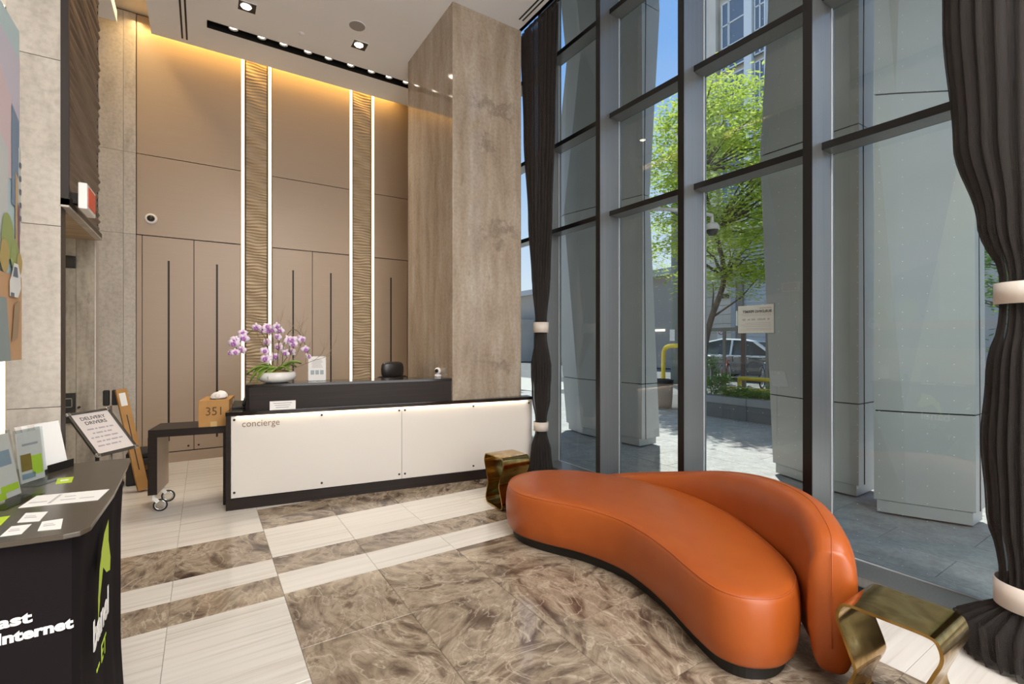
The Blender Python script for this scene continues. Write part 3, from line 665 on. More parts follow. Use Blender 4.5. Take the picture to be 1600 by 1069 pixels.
# items on the desk
def on_desk(x, y, z):
    return (.16+x*ca-y*sa, 4.753+x*sa+y*ca, z)
t = thing('name_plate', 'small white printed card leaning on the black upper counter front', 'sign', on_desk(.44, .034, .847), DA)
pl = MB(); pl.add([(-.105, -.03, 0), (.105, -.03, 0), (.105, -.004, .075), (-.105, -.004, .075), (-.105, -.027, 0), (.105, -.027, 0), (.105, -.001, .075), (-.105, -.001, .075)], [(0, 1, 2, 3), (7, 6, 5, 4), (0, 4, 5, 1), (2, 6, 7, 3), (1, 5, 6, 2), (0, 3, 7, 4)])
pl.build('card', M_white, t)
lnn = MB()
for k, z in enumerate((.054, .036, .018)):
    y = -.0305+.026*z/.075; lnn.box(-.075+.01*k, y-.0006, z, .075-.012*k, y, z+.005)
lnn.build('text_lines', M_ink_light, t)
t = thing('notice_stand', 'white printed notice in an upright clear holder beside the orchid', 'sign', on_desk(.733, .24, 1.077), DA)
MB().box(-.078, -.008, .004, .078, .0, .235).build('sheet', M_white, t)
MB().box(-.081, .0005, .0, .081, .004, .24).build('holder', M_acrylic, t)
MB().box(-.095, -.045, .0, .095, .04, .004).build('foot', M_acrylic, t)
q = MB()
for k in range(3): q.box(-.058+k*.042, -.0088, .062, -.026+k*.042, -.008, .104)
q.build('printed_boxes', mat('grey print', '#aab2b4', .7), t)
q = MB()
for k in range(7): q.box(-.05+.004*(k % 3), -.0086, .13+k*.012, .052-.006*(k % 4), -.008, .133+k*.012)
q.build('text_lines', M_ink_light, t)
t = thing('web_camera', 'small white ball camera on a base at the right end of the counter', 'camera', on_desk(1.945, .30, 1.077), DA-.25)
MB().lathe([(.036, 0), (.038, .01), (.034, .024), (.02, .03)], seg=24).build('base', M_porcelain, t, smooth=True)
MB().lathe([(.001, -.037), (.016, -.033), (.028, -.024), (.036, -.01), (.037, 0), (.036, .01), (.028, .024), (.016, .033), (.001, .037)], (0, 0, .064), 24).build('ball', M_porcelain, t, smooth=True)
o = MB().lathe([(.021, 0), (.021, .006), (.014, .010), (.001, .011)], seg=20).build('lens', M_black, t); o.location = (-.012, -.032, .066); o.rotation_euler = (PI/2, 0, -.35)
# orchid
oc = thing('orchid_arrangement', 'white bowl of lilac phalaenopsis orchids with dry twigs on the counter', 'plant', on_desk(.385, .205, 1.077), DA)
MB().lathe([(.085, 0), (.125, .01), (.158, .035), (.167, .06), (.160, .088), (.148, .1), (.14, .096), (.13, .07)], seg=48, cap1=False).build('bowl', M_porcelain, oc, smooth=True)
MB().lathe([(.139, .075), (.125, .098), (.08, .112), (.03, .118), (.001, .12)], seg=28).build('moss', M_moss, oc, smooth=True)
rnd = random.Random(11)
def leaf(a, L, w, rise, droop, z0=.1):
    mb = MB(); n = 8; vs = []; d = Vector((math.cos(a), math.sin(a), 0)); s = Vector((-math.sin(a), math.cos(a), 0))
    for i in range(n+1):
        u = i/n; p = d*(L*u*.95)+Vector((0, 0, z0+rise*math.sin(u*PI*.7)-droop*u*u)); ww = w*math.sin(PI*(.16+.82*u))*1.0 if u < 1 else .002
        c = .12*w
        vs += [p-s*ww/2+Vector((0, 0, c)), p-Vector((0, 0, c)), p+s*ww/2+Vector((0, 0, c))]
    fs = []
    for i in range(n):
        for k in (0, 1): fs.append((i*3+k, i*3+k+1, i*3+k+4, i*3+k+3))
    mb.add(vs, fs); return mb.build('leaf', M_leaf, oc, smooth=True, solid=.003)
for a, L, w, r, d in ((3.25, .26, .095, .08, .08), (3.6, .25, .10, .09, .15), (3.9, .23, .095, .08, .15), (2.9, .2, .08, .09, .06), (.1, .22, .09, .09, .0), (-.25, .19, .085, .08, -.02), (-.7, .16, .08, .07, .06), (.5, .2, .07, .07, .02), (4.3, .18, .08, .06, .1), (2.2, .16, .06, .05, .02)):
    leaf(a, L, w, r, d)
# flower template
def flower_mesh():
    mb = MB()
    def petal(a, L, w, mi, cup=.006, z=0):
        d = Vector((math.sin(a), 0, math.cos(a))); s = Vector((math.cos(a), 0, -math.sin(a))); n = 5; vs = []
        for i in range(n+1):
            u = i/n; ww = w*math.sin(PI*(.08+.86*u)); p = d*L*u+Vector((0, -cup*math.sin(u*PI)+.004*u+z, 0))
            vs += [p-s*ww/2, p+Vector((0, -.003, 0)), p+s*ww/2]
        fs = [(i*3+k, i*3+k+1, i*3+k+4, i*3+k+3) for i in range(n) for k in (0, 1)]
        mb.add(vs, fs, mi)
    petal(0, .036, .028, 0, z=.003); petal(2.2, .036, .026, 0, z=.003); petal(-2.2, .036, .026, 0, z=.003)
    petal(1.35, .038, .042, 0, z=-.001); petal(-1.35, .038, .042, 0, z=-.001)
    petal(1.35, .022, .016, 1, z=-.004); petal(-1.35, .022, .016, 1, z=-.004); petal(3.14, .020, .020, 1, .012, -.006); petal(0, .018, .010, 1, z=-.002)
    return mb
fl0 = None
ca2 = [(375, 265), (225, 335), (150, 420), (140, 465), (100, 580), (150, 575), (210, 545), (240, 400), (490, 255), (500, 305), (600, 250), (640, 300), (560, 290), (610, 380), (490, 450), (440, 300), (620, 515), (730, 420), (790, 480), (890, 415), (930, 545), (970, 640), (700, 590), (760, 575), (480, 660), (575, 640), (470, 560), (780, 430), (860, 400)]
def flpos(zx, zy, dy):   # zoomed sketch coordinates -> local x, z of the arrangement
    return ((zx-600)/8.225*.00605, dy, (965-zy)/8.225*.00595)
fpts = []
for i, (zx, zy) in enumerate(ca2):
    p = flpos(zx, zy, rnd.uniform(-.08, .05)); fpts.append(p)
    if fl0 is None:
        fl0 = flower_mesh().build('flower', [M_petal, M_petal2], oc, smooth=True, solid=.0015); o = fl0
    else:
        o = fl0.copy(); COL.objects.link(o); o.parent = oc
    s = rnd.uniform(1.05, 1.4); o.location = p; o.scale = (s, s, s); o.rotation_euler = (rnd.uniform(-.4, .3), rnd.uniform(-.5, .5), rnd.uniform(-.8, .8)+(-.4 if zx < 400 else .3 if zx > 800 else 0))
def stem(pts, r=.0032):
    MB().tube(catmull([flpos(*p) for p in pts], 6, False), r, 7).build('stem', M_stem, oc, smooth=True)
stem([(520, 760, 0), (500, 500, -.01), (440, 340, -.02), (330, 310, -.03), (230, 400, -.04), (160, 520, -.04), (130, 580, -.04)])
stem([(560, 760, 0), (560, 480, .01), (540, 330, 0), (500, 290, -.02), (450, 300, -.03)])
stem([(600, 760, .02), (620, 500, .02), (640, 380, 0), (620, 320, -.02), (600, 270, -.03)])
stem([(660, 760, .01), (680, 480, .01), (740, 320, .0), (810, 285, -.01), (880, 360, -.02), (940, 520, -.02), (970, 630, -.03)])
stem([(640, 760, -.02), (735, 600, -.03), (740, 450, -.03), (720, 380, -.03)])
stem([(540, 760, -.03), (500, 640, -.05), (480, 520, -.05), (490, 440, -.05)])
tw = MB()
def twig(p, d, L, r, k, rn):
    pts = [Vector(p)]; d = Vector(d).normalized()
    for i in range(5):
        d = (d+Vector((rn.uniform(-.25, .25), rn.uniform(-.2, .2), rn.uniform(-.12, .2)))).normalized(); pts.append(pts[-1]+d*L/5)
    tw.tube(pts, [r*(1-.15*i) for i in range(6)], 5)
    if k > 0:
        for i in (2, 3, 4): twig(pts[i], d+Vector((rn.uniform(-.9, .9), rn.uniform(-.5, .5), rn.uniform(-.2, .5))), L*.55, r*.55, k-1, rn)
for x, d in ((.03, (-.1, 0, 1)), (.06, (.35, .1, 1)), (.09, (.6, 0, .9)), (.0, (-.25, .1, 1)), (.1, (1, -.2, .15))):
    twig((x, .03, .11), d, .42, .0036, 2, rnd)
tw.build('dry_twigs', M_twig, oc)
# chair behind the desk
ch = thing('office_chair', 'black office chair behind the counter with its padded headrest showing', 'chair', (1.915, 5.60, 0), .05)
M_vinyl = mat('black vinyl', '#2a2523', .3)
hd = [[(.15*sx*math.cos(a)*(1 if abs(math.cos(a)) < .8 else .96), .045*math.sin(a)*sy, z) for a in [2*PI*k/24 for k in range(24)]] for z, sx, sy in ((1.03, .70, .6), (1.04, .88, .9), (1.07, .97, 1), (1.13, 1.0, 1), (1.18, .94, .95), (1.205, .80, .75), (1.215, .55, .4))]
MB().rings(hd).build('headrest', M_vinyl, ch, smooth=True)
bk = [[(.2*s*math.cos(a), .05*math.sin(a)+.03*(1-z), z) for a in [2*PI*k/24 for k in range(24)]] for z, s in ((.45, .8), (.5, .95), (.7, 1), (.9, 1), (.97, .95), (1.0, .75))]
MB().rings(bk).build('backrest', M_vinyl, ch, smooth=True)
MB().box(-.21, -.46, .43, .21, .0, .52).build('seat', M_vinyl, ch, bevel=.04, seg=4)
for s in (-1, 1):
    a = MB(); a.tube([(s*.2, -.1, .46), (s*.2, -.1, .68)], .012, 8); a.box(s*.2-.02, -.35, .68, s*.2+.02, -.06, .705); a.build('armrest', M_black, ch)
MB().tube([(0, -.22, .1), (0, -.22, .43)], .028, 14).build('gas_lift', M_chrome, ch, smooth=True)
for k in range(5):
    a = 2*PI*k/5+.3; e = Vector((math.cos(a)*.19, -.22+math.sin(a)*.19, .075))
    l = MB().bar((0, -.22, .11), e, .04, .03).build('base_arm', M_black, ch)
    c = MB().lathe([(.001, -.02), (.028, -.02), (.028, .02), (.001, .02)], seg=14).build('caster', M_black, l)
    c.location = (e.x, e.y, .028); c.rotation_euler = (0, PI/2, a)
wing = MB().add([(-.2, .0, 1.02), (.2, .0, 1.02), (.16, .0, 1.045), (-.16, .0, 1.045), (-.2, .03, 1.02), (.2, .03, 1.02), (.16, .03, 1.045), (-.16, .03, 1.045)], [(0, 1, 2, 3), (7, 6, 5, 4), (0, 4, 5, 1), (2, 6, 7, 3), (1, 5, 6, 2), (0, 3, 7, 4)]).build('upper_back_edge', M_vinyl, ch)
# phone handset / cables at the left end of the upper counter
t = thing('desk_phone', 'black desk phone with coiled cord beside the left end of the upper counter', 'telephone', on_desk(.07, .30, .847), DA)
ph_ = MB(); ph_.add([(-.05, -.08, 0), (.05, -.08, 0), (.05, .08, 0), (-.05, .08, 0), (-.05, -.08, .02), (.05, -.08, .02), (.05, .08, .06), (-.05, .08, .06)], [(0, 3, 2, 1), (4, 5, 6, 7), (0, 1, 5, 4), (1, 2, 6, 5), (2, 3, 7, 6), (3, 0, 4, 7)]); ph_.build('body', M_black, t, bevel=.004)
MB().tube([(.045, -.07, .03), (.05, -.04, .07), (.05, .04, .085), (.045, .08, .07)], .014, 10).build('handset', M_black, t, smooth=True)
MB().tube([(.05+.012*math.cos(k*1.1), -.06+.012*math.sin(k*1.1)-.0*k, .03-.0008*k) for k in range(36)], .003, 5).build('cord', M_black, t)

# ------------------------------------------------------------------ wheeled side table
tb_ = thing('wheeled_table', 'dark wood table on chrome-ringed casters beside the desk', 'table', (-.393, 5.031, 0), DA)
MB().box(0, 0, .642, .60, .40, .705).build('table_top', M_espresso, tb_)
MB().box(0, 0, .155, .062, .012, .642).build('leg_edge', M_espresso, tb_)
MB().box(0, .012, .155, .062, .40, .642).build('side_leg', M_cab, tb_)
MB().box(-.002, .0, .155, .003, .40, .642).build('leg_face', M_espresso, tb_)
for i, y in enumerate((.06, .33)):
    c = MB().box(.02, y-.02, .10, .042, y+.02, .155).build('caster', M_white, tb_)
    wx = .075
    MB().tube([(wx+.048*math.cos(a), y-.01, .052+.048*math.sin(a)) for a in [2*PI*k/28 for k in range(28)]], .006, 8, closed=True).build('tyre', M_bronze, c, smooth=True)
    MB().tube([(wx+.038*math.cos(a), y-.01, .052+.038*math.sin(a)) for a in [2*PI*k/28 for k in range(28)]], .006, 8, closed=True).build('wheel_ring', M_chrome, c, smooth=True)
    MB().bar((.035, y-.01, .11), (.06, y-.01, .08), .012, .03).build('fork', M_white, c)
MB().box(.545, .0, .0, .60, .02, .642).build('far_leg', M_espresso, tb_)
# carton + mask
cx_ = on_desk(0, 0, 0)
cn = thing('carton', 'brown cardboard box marked 351 on the wheeled table', 'box', (-.038, 4.978, .705), DA)
MB().box(0, 0, 0, .232, .40, .232).build('carton_body', M_card, cn, bevel=.003)
lettering('handwriting', '351', .105, cn, (.05, -.001, .10), (PI/2, 0, 0), mat('marker ink', '#5a3f22', .7), .0004, scale=(.9, 1, 1))
MB().box(.09, -.0012, .0, .14, 0, .045).build('tape', mat('packing tape', '#c9a873', .25), cn)
MB().box(.2325, .10, .03, .2335, .17, .17).build('shipping_label', mat('pink label', '#dcb7a6', .6), cn)
MB().box(.2325, .25, .06, .2335, .36, .21).build('shipping_label', M_offwhite, cn)
mk = thing('dust_mask', 'white moulded cup-shaped mask on top of the cardboard box', 'mask', on_desk(0, 0, 0), DA)
mk.location = Vector((-.038, 4.978, .937))+Vector((.14*ca-.12*sa, .14*sa+.12*ca, 0))
MB().rings([[(.068*s*math.cos(a), .055*s*math.sin(a), z+.006*math.cos(a)) for a in [2*PI*k/28 for k in range(28)]] for s, z in ((1.0, .006), (1.04, .014), (1.0, .03), (.85, .048), (.6, .062), (.3, .068), (.02, .07))]).build('shell', M_white, mk, smooth=True)
o = MB().lathe([(.02, 0), (.018, .008), (.006, .010)], seg=18).build('valve', M_porcelain, mk, smooth=True); o.location = (-.008, -.050, .034); o.rotation_euler = (1.2, 0, -.1)
MB().tube([(-.068, -.01, .012), (-.05, -.055, .006), (0, -.062, .005), (.05, -.05, .006), (.07, .0, .02)], .003, 6).build('strap', M_ink, mk)

# ------------------------------------------------------------------ sign stand
sg = thing('sign_stand', 'delivery drivers notice in a black and silver snap frame on a pole', 'sign', (-.56, 3.87, 0))
Mx = Euler((.836, -.016, .812), 'XYZ').to_matrix().to_4x4(); Mx.translation = Vector((-.52, 3.844, .901))
def part_rot(mb, name, m, **k):
    mb.v = [tuple(Mx @ Vector(v)) for v in mb.v]; return mb.build(name, m, sg, world=True, **k)
part_rot(MB().box(-.125, -.165, -.012, .125, .165, -.006), 'back_plate', M_black)
part_rot(MB().box(-.112, -.152, -.006, .112, .152, -.004), 'sheet', M_offwhite)
for a, b, c, d in ((-.125, -.165, .125, -.150), (-.125, .150, .125, .165)): part_rot(MB().box(a, b, -.006, c, d, .004), 'frame_rail', mat('grey snap frame', '#6d6a64', .25, metal=.8), bevel=.003)
for s in (-1, 1): part_rot(MB().box(s*.125, -.165, -.006, s*.110, .165, .004), 'frame_rail', bpy.data.materials['grey snap frame'], bevel=.003)
for a, b in ((-1, -1), (-1, 1), (1, -1), (1, 1)): part_rot(MB().box(a*.129, b*.169, -.008, a*.105, b*.145, .0055), 'corner_cap', M_chrome, bevel=.004)
def sgtext(body, size, y, m, bold=0):
    me = text_mesh(body, size, .0002, bold, 0, 'CENTER'); me.materials.clear(); me.materials.append(m)
    o = bpy.data.objects.new('lettering', me); COL.objects.link(o); o.parent = sg
    inv = wm(sg).inverted(); o.matrix_local = inv @ Mx @ Matrix.Translation((0, y, -.0035))
sgtext('DELIVERY', .034, .102, M_ink, .0006); sgtext('DRIVERS', .034, .066, M_ink, .0006)
tl = MB()
for k, (x0, x1) in enumerate(((-.075, .08), (-.06, .065), (-.085, .075), (-.07, .085), (-.08, .07))):
    q = x0
    while q < x1-.01:
        w_ = .014+.012*((k*3+int(q*500)) % 3); tl.box(q, .026-k*.032, -.004, min(q+w_, x1), .036-k*.032, -.0036); q += w_+.007
part_rot(tl, 'text_lines', M_ink_light)
MB().tube([(-.555, 3.885, .02), (-.555, 3.885, .80), (-.535, 3.86, .885)], .011, 10).build('pole', M_black, sg, world=True, smooth=True)
o = MB().lathe([(.085, 0), (.085, .012), (.03, .024), (.013, .03)], seg=36).build('base', M_black, sg); o.location = (.005, .015, 0)
# floor items
st = thing('twin_grip_stand', 'black stand with twin grips behind the delivery sign', 'stand', (-.775, 6.15, 0))
MB().tube([(-.775, 6.15, .03), (-.775, 6.15, .82)], .012, 10).build('pole', M_chrome, st, world=True)
for dx in (-.034, .034): MB().box(-.775+dx-.026, 6.125, .82, -.775+dx+.026, 6.17, .975).build('grip', M_black, st, world=True, bevel=.012, seg=3)
MB().box(-.90, 6.08, .0, -.68, 6.24, .03).build('foot', M_black, st, world=True, bevel=.005)
bx = thing('equipment_case', 'black hard equipment case on the floor behind the leaning carton', 'case', (-.50, 6.32, 0))
MB().box(-.655, 6.10, .0, -.33, 6.45, .27).build('case_body', M_black, bx, world=True, bevel=.012)
MB().box(-.655, 6.10, .275, -.33, 6.45, .33).build('lid', M_black, bx, world=True, bevel=.012)
MB().box(-.52, 6.09, .15, -.47, 6.10, .20).build('latch', M_chrome, bx, world=True)
MB().tube([(-.40, 6.095, .335), (-.38, 6.08, .36), (-.36, 6.12, .365), (-.34, 6.10, .335)], .012, 8).build('handle', M_chrome, bx, world=True, smooth=True)
lc = thing('long_carton', 'long narrow brown cardboard tube box leaning upright beside the wheeled table', 'box', (-.5, 5.82, 0))
a_, b_ = Vector((-.492, 5.835, .012)), Vector((-.686, 6.03, .985))
MB().bar(a_, b_, .085, .062, up=(.3, -1, 0)).build('carton_body', M_card, lc, world=True, bevel=.002)
dirv = (b_-a_).normalized(); nrm = Vector((.25, -1, 0)); nrm = (nrm-dirv*nrm.dot(dirv)).normalized(); rgt = dirv.cross(nrm).normalized()
c1 = a_+dirv*.84+nrm*.0325
MB().bar(c1, c1+dirv*.13, .05, .0015, up=tuple(nrm)).build('white_label', M_white, lc, world=True)
c2 = a_+dirv*.2+nrm*.0322
MB().bar(c2, c2+dirv*.55, .008, .001, up=tuple(nrm)).build('printed_line', M_bronze, lc, world=True)

# ------------------------------------------------------------------ promotional kiosk
ZK = .96
kx0, kx1, ky0, ky1 = -.66, -.262, 1.645, 2.575
kk = thing('promotional_counter', 'black fabric promotional counter with lime logo and taupe top', 'counter', (-.46, 2.11, 0))
top = [(kx0, ky0+.01), (-.45, ky0+.012), (-.30, ky0-.006), (-.268, ky0+.0), (-.252, ky0+.03), (-.243, 2.0), (-.25, 2.35), (-.258, ky1-.01), (-.268, ky1), (kx0, ky1+.01)]
MB().rings([[(x, y, z) for x, y in top] for z in (ZK-.014, ZK)]).build('counter_top', M_kiosk_top, kk, world=True, bevel=.003)
fab = []
for j in range(25):
    z = (ZK-.014)*j/24; pin = .0+.02*math.sin(PI*j/24); ring = []
    base = [(kx0+.02, ky0+.03), (-.5, ky0+.03), (-.32, ky0+.03), (-.292, ky0+.04), (-.28, ky0+.075)] + [(-.275-pin+.005*math.sin(k*1.9+z*3)+(.008 if k == 7 else 0)*z, ky0+.075+(ky1-.06-ky0-.075)*k/10) for k in range(1, 11)] + [(-.29, ky1-.02), (kx0+.02, ky1-.02)]
    fab.append([(x, y, z) for x, y in base])
fw = MB().rings(fab).build('fabric_wrap', M_tent, kk, world=True, smooth=False)
smooth_angle(fw, 50)
lettering('lettering', 'Fast', .036, kk, (-.366+.46, ky0+.0285-2.11, .742), (PI/2, 0, 0), M_white, .0006, .0014, scale=(1.5, 1.05, 1), align='RIGHT')
lettering('lettering', 'Internet', .036, kk, (-.288+.46, ky0+.0285-2.11, .702), (PI/2, 0, 0), M_white, .0006, .0016, scale=(1.2, 1.05, 1), align='RIGHT')
sx = -.2655
lg = MB()
def yz(pts): lg.add([(sx+.0, y, z) for y, z in pts], [tuple(range(len(pts)))])
yz([(1.93, .80), (1.98, .84), (2.06, .86), (2.06, .79), (2.10, .72), (2.09, .68), (2.02, .70), (1.96, .74), (1.93, .70), (1.90, .66)])
yz([(1.875, .60), (1.905, .66), (1.925, .79), (1.90, .76), (1.875, .68)])
lg.build('logo_mark', M_green, kk, world=True)
def sidetext(body, size, y, z, m, bold=.002, scale=(1, 1, 1)):
    return lettering('lettering', body, size, kk, (sx+.46, y-2.11, z), (PI/2, 0, PI/2), m, .0006, bold, scale=scale)
sidetext('banel', .125, 1.80, .555, M_white, .003); sidetext('-- ET', .08, 1.85, .455, M_green, .0004); sidetext('iY', .10, 1.76, .345, M_green, .001)
# things on the kiosk
def flat(name, lab, cat, quad, m, grp=None, lines=None, h=.0012, rot=0):
    cx = sum(p[0] for p in quad)/4; cy = sum(p[1] for p in quad)/4
    t = thing(name, lab, cat, (cx, cy, ZK), 0, grp)
    MB().rings([[(x, y, z) for x, y in quad] for z in (ZK, ZK+h)]).build('card_body' if name != 'leaflet' else 'sheet', m, t, world=True)
    mb = MB(); A_, B_, C_, D_ = [Vector((p[0], p[1], 0)) for p in quad]
    for (u0, u1, v0, v1) in lines or [(.15, .7, .4, .47), (.15, .6, .58, .63)]:
        f = lambda u, v: tuple((A_.lerp(B_, u)).lerp(D_.lerp(C_, u), v)+Vector((0, 0, ZK+h+.0003)))
        mb.quad(f(u0, v0), f(u1, v0), f(u1, v1), f(u0, v1))
    mb.build('print', M_ink_light if m is not M_green else M_white, t, world=True)
flat('leaflet', 'long white folded price leaflet across the promotional counter', 'leaflet', [(-.459, 1.972), (-.275, 1.937), (-.263, 2.057), (-.446, 2.094)], M_white, lines=[(.33, .35, .1, .9), (.36, .37, .1, .9), (.05, .28, .3, .36), (.45, .65, .3, .35), (.45, .6, .6, .65), (.7, .9, .3, .35)])
G = 'business cards on the promotional counter'
flat('business_card', 'white business card farthest from the counter front, behind two others', 'card', [(-.424, 1.813), (-.377, 1.796), (-.377, 1.881), (-.427, 1.899)], M_white, G)
flat('business_card', 'white business card at right near the counter corner', 'card', [(-.361, 1.704), (-.314, 1.691), (-.327, 1.784), (-.369, 1.784)], M_white, G)
flat('business_card', 'white business card at the front left of the counter edge', 'card', [(-.430, 1.706), (-.39, 1.701), (-.388, 1.776), (-.428, 1.782)], M_white, G)
flat('business_card', 'lime green card with white print near the counter middle', 'card', [(-.429, 2.235), (-.387, 2.234), (-.396, 2.318), (-.439, 2.317)], M_green, 'lime cards on the promotional counter', lines=[(.25, .75, .35, .6)])
flat('business_card', 'lime green card cut off by the left frame edge', 'card', [(-.50, 1.815), (-.455, 1.813), (-.457, 1.893), (-.502, 1.895)], M_green, 'lime cards on the promotional counter', lines=[(.2, .5, .35, .6)])
def holder(lab, x, y, w, h, lean, rz, art):
    t = thing('leaflet_holder', lab, 'holder', (x, y, ZK), rz); c, s_ = math.cos(lean), math.sin(lean)
    def pl(y0, y1, m, nm, z0=.004, zz=h, wd=w):
        mb = MB(); vs = []
        for yy in (y0, y1):
            for (a, b) in ((-wd/2, z0), (wd/2, z0), (wd/2, zz), (-wd/2, zz)): vs.append((a, yy+b*s_, b*c))
        mb.add(vs, [(0, 1, 2, 3), (7, 6, 5, 4), (0, 4, 5, 1), (1, 5, 6, 2), (2, 6, 7, 3), (3, 7, 4, 0)]); return mb.build(nm, m, t)
    pl(-.008, -.0065, M_acrylic, 'front_sheet'); pl(-.004, -.0025, M_offwhite, 'insert', .008, h-.01, w-.008); pl(.0005, .002, M_acrylic, 'back_sheet')
    MB().box(-w/2-.004, -.06, 0, w/2+.004, .05, .003).build('foot', M_acrylic, t)
    mb = MB(); mi = []
    for (u0, v0, u1, v1, k) in art:
        vs = [((u-.5)*w, -.0048+v*h*s_, v*h*c) for u, v in ((u0, v0), (u1, v0), (u1, v1), (u0, v1))]; mb.add(vs, [(0, 1, 2, 3)], k)
    mb.build('artwork', [M_green, mat('blue grey print', '#8c99a6', .6), mat('ochre print', '#8f7436', .6), M_ink_light], t)
holder('clear acrylic leaflet holder at the left frame edge of the promotional counter', -.515, 2.06, .16, .215, .18, math.radians(72), [(.5, .12, .95, .22, 0), (.1, .04, .6, .14, 0), (.2, .5, .9, .72, 1), (.15, .8, .7, .84, 3), (.2, .88, .5, .92, 3)])
holder('narrow clear leaflet holder second from the left on the promotional counter', -.50, 2.30, .10, .19, .10, math.radians(62), [(.1, .25, .5, .55, 2), (.5, .15, .9, .5, 0), (.1, .1, .6, .2, 1), (.2, .7, .8, .74, 3)])
bs = thing('brochure_stack', 'fanned stack of white brochures in a stand on the promotional counter', 'brochures', (-.50, 2.50, ZK), math.radians(60))
for k in range(4):
    mb = MB(); vs = []
    for off in (0, .0015):
        for (a, z) in ((-.05, 0), (.05, 0), (.05, .17), (-.05, .17)): vs.append((a, -.03+.012*k+off+(.035+.012*k)*(z/.17)**1.0, .012+z*(1-.02*k)))
    mb.add(vs, [(0, 1, 2, 3), (7, 6, 5, 4), (0, 4, 5, 1), (1, 5, 6, 2), (2, 6, 7, 3), (3, 7, 4, 0)]); mb.build('brochure', M_white if k % 2 == 0 else M_offwhite, bs)
sd = MB(); sd.box(-.055, -.045, 0, .055, .05, .006); sd.box(-.055, -.048, 0, .055, -.045, .03); sd.build('stand', M_black, bs)

# ------------------------------------------------------------------ sofa
SZ = .375
seat_pts = [(1.892, 2.788), (1.957, 2.593), (2.068, 2.351), (2.120, 2.087), (2.092, 1.866), (2.03, 1.66), (1.95, 1.47), (1.900, 1.334), (1.884, 1.248), (1.908, 1.163), (1.965, 1.104), (2.048, 1.066), (2.156, 1.066), (2.264, 1.101), (2.333, 1.143), (2.45, 1.252), (2.60, 1.448), (2.752, 1.687), (2.869, 1.971), (2.908, 2.257), (2.874, 2.546), (2.80, 2.80), (2.68, 3.02), (2.53, 3.17), (2.332, 3.255), (2.13, 3.225), (1.975, 3.10), (1.90, 2.95)]
outl = resample(catmull([(x, y, 0) for x, y in seat_pts], 8), 160)
def offs(ring, d):
    n = len(ring); out = []
    for i in range(n):
        t = (ring[(i+2) % n]-ring[(i-2) % n]).normalized(); nn = Vector((t.y, -t.x, 0)); out.append(ring[i]+nn*d)
    return out
area = sum(outl[i].x*outl[(i+1) % 160].y-outl[(i+1) % 160].x*outl[i].y for i in range(160))
sg_ = 1 if area > 0 else -1   # outward offset sign
sofa = thing('curved_sofa', 'large curved orange leather sofa with a wrapping backrest before the window', 'sofa', (2.4, 2.1, 0))
rg = []
for d, z in ((-.05, .065), (-.012, .068), (.0, .085), (.010, .16), (.013, .23), (.009, .30), (.0, .345), (-.006, .362), (-.020, .372), (-.05, .379), (-.10, .384), (-.16, .388)):
    rg.append([(p.x, p.y, z) for p in offs(outl, sg_*d)])
MB().rings(rg).build('seat', M_leather, sofa, world=True, smooth=True)
MB().rings([[(p.x, p.y, z) for p in offs(outl, -sg_*.045)] for z in (0, .068)]).build('plinth', M_black, sofa, world=True)
MB().tube([(p.x, p.y, .3655) for p in offs(outl, -sg_*.0095)], .0038, 6, closed=True).build('piping', M_leather_seam, sofa, world=True, smooth=True)
# backrest: thick roll following the window side of the seat
spine = [(2.70, 3.12, .27, .04), (2.80, 2.98, .315, .065), (2.89, 2.80, .365, .085), (2.965, 2.55, .422, .095), (2.995, 2.25, .492, .10), (2.955, 1.94, .572, .105), (2.84, 1.64, .632, .105), (2.68, 1.375, .665, .105), (2.525, 1.175, .668, .10), (2.40, 1.06, .645, .098), (2.305, .985, .61, .095), (2.245, .955, .565, .09)]
sp4 = []
P4 = spine; m = len(P4)
for i in range(m-1):
    g = lambda k: P4[max(0, min(m-1, k))]
    a, b, c, d = g(i-1), g(i), g(i+1), g(i+2)
    for j in range(7):
        t = j/7; sp4.append(tuple(.5*((2*b[q])+(c[q]-a[q])*t+(2*a[q]-5*b[q]+4*c[q]-d[q])*t*t+(3*b[q]-a[q]-3*c[q]+d[q])*t**3) for q in range(4)))
sp4.append(P4[-1]); n4 = len(sp4)
br = []; crest = []
for i, (x, y, zt, th) in enumerate(sp4):
    a, b = sp4[max(0, i-1)], sp4[min(n4-1, i+1)]; tx, ty = b[0]-a[0], b[1]-a[1]; l = math.hypot(tx, ty); nx, ny = ty/l, -tx/l
    u = i/(n4-1)
    # rounding of the near end
    zb = .06 if i < n4-8 else .06-.02*((i-(n4-8))/7)**2
    hh = (zt-zb)/2; zc = (zt+zb)/2; ring = []
    for k in range(32):
        t = 2*PI*k/32; c, s = math.cos(t), math.sin(t); e = .62
        r1 = math.copysign(abs(c)**e, c)*th; r2 = math.copysign(abs(s)**(.55 if s > 0 else .7), s)*hh
        ring.append((x+nx*r1*(1 if s > -.2 else .93), y+ny*r1*(1 if s > -.2 else .93), zc+r2))
    br.append(ring); crest.append((x, y, zt+.0005))
def endcap(last, prev, steps, depth):
    c = Vector((0, 0, 0))
    for v in last: c += Vector(v)
    c /= len(last); cp = Vector((0, 0, 0))
    for v in prev: cp += Vector(v)
    cp /= len(prev); d = (c-cp).normalized(); d.z = 0; out = []
    for k in range(1, steps+1):
        a = PI/2*k/steps; s = max(.02, math.cos(a)); out.append([tuple(c+(Vector(v)-c)*s+d*depth*math.sin(a)) for v in last])
    return out
head = endcap(br[0], br[1], 4, .05)[::-1]; tail = endcap(br[-1], br[-2], 8, .05)
MB().rings(head+br+tail).build('backrest', M_leather, sofa, world=True, smooth=True)
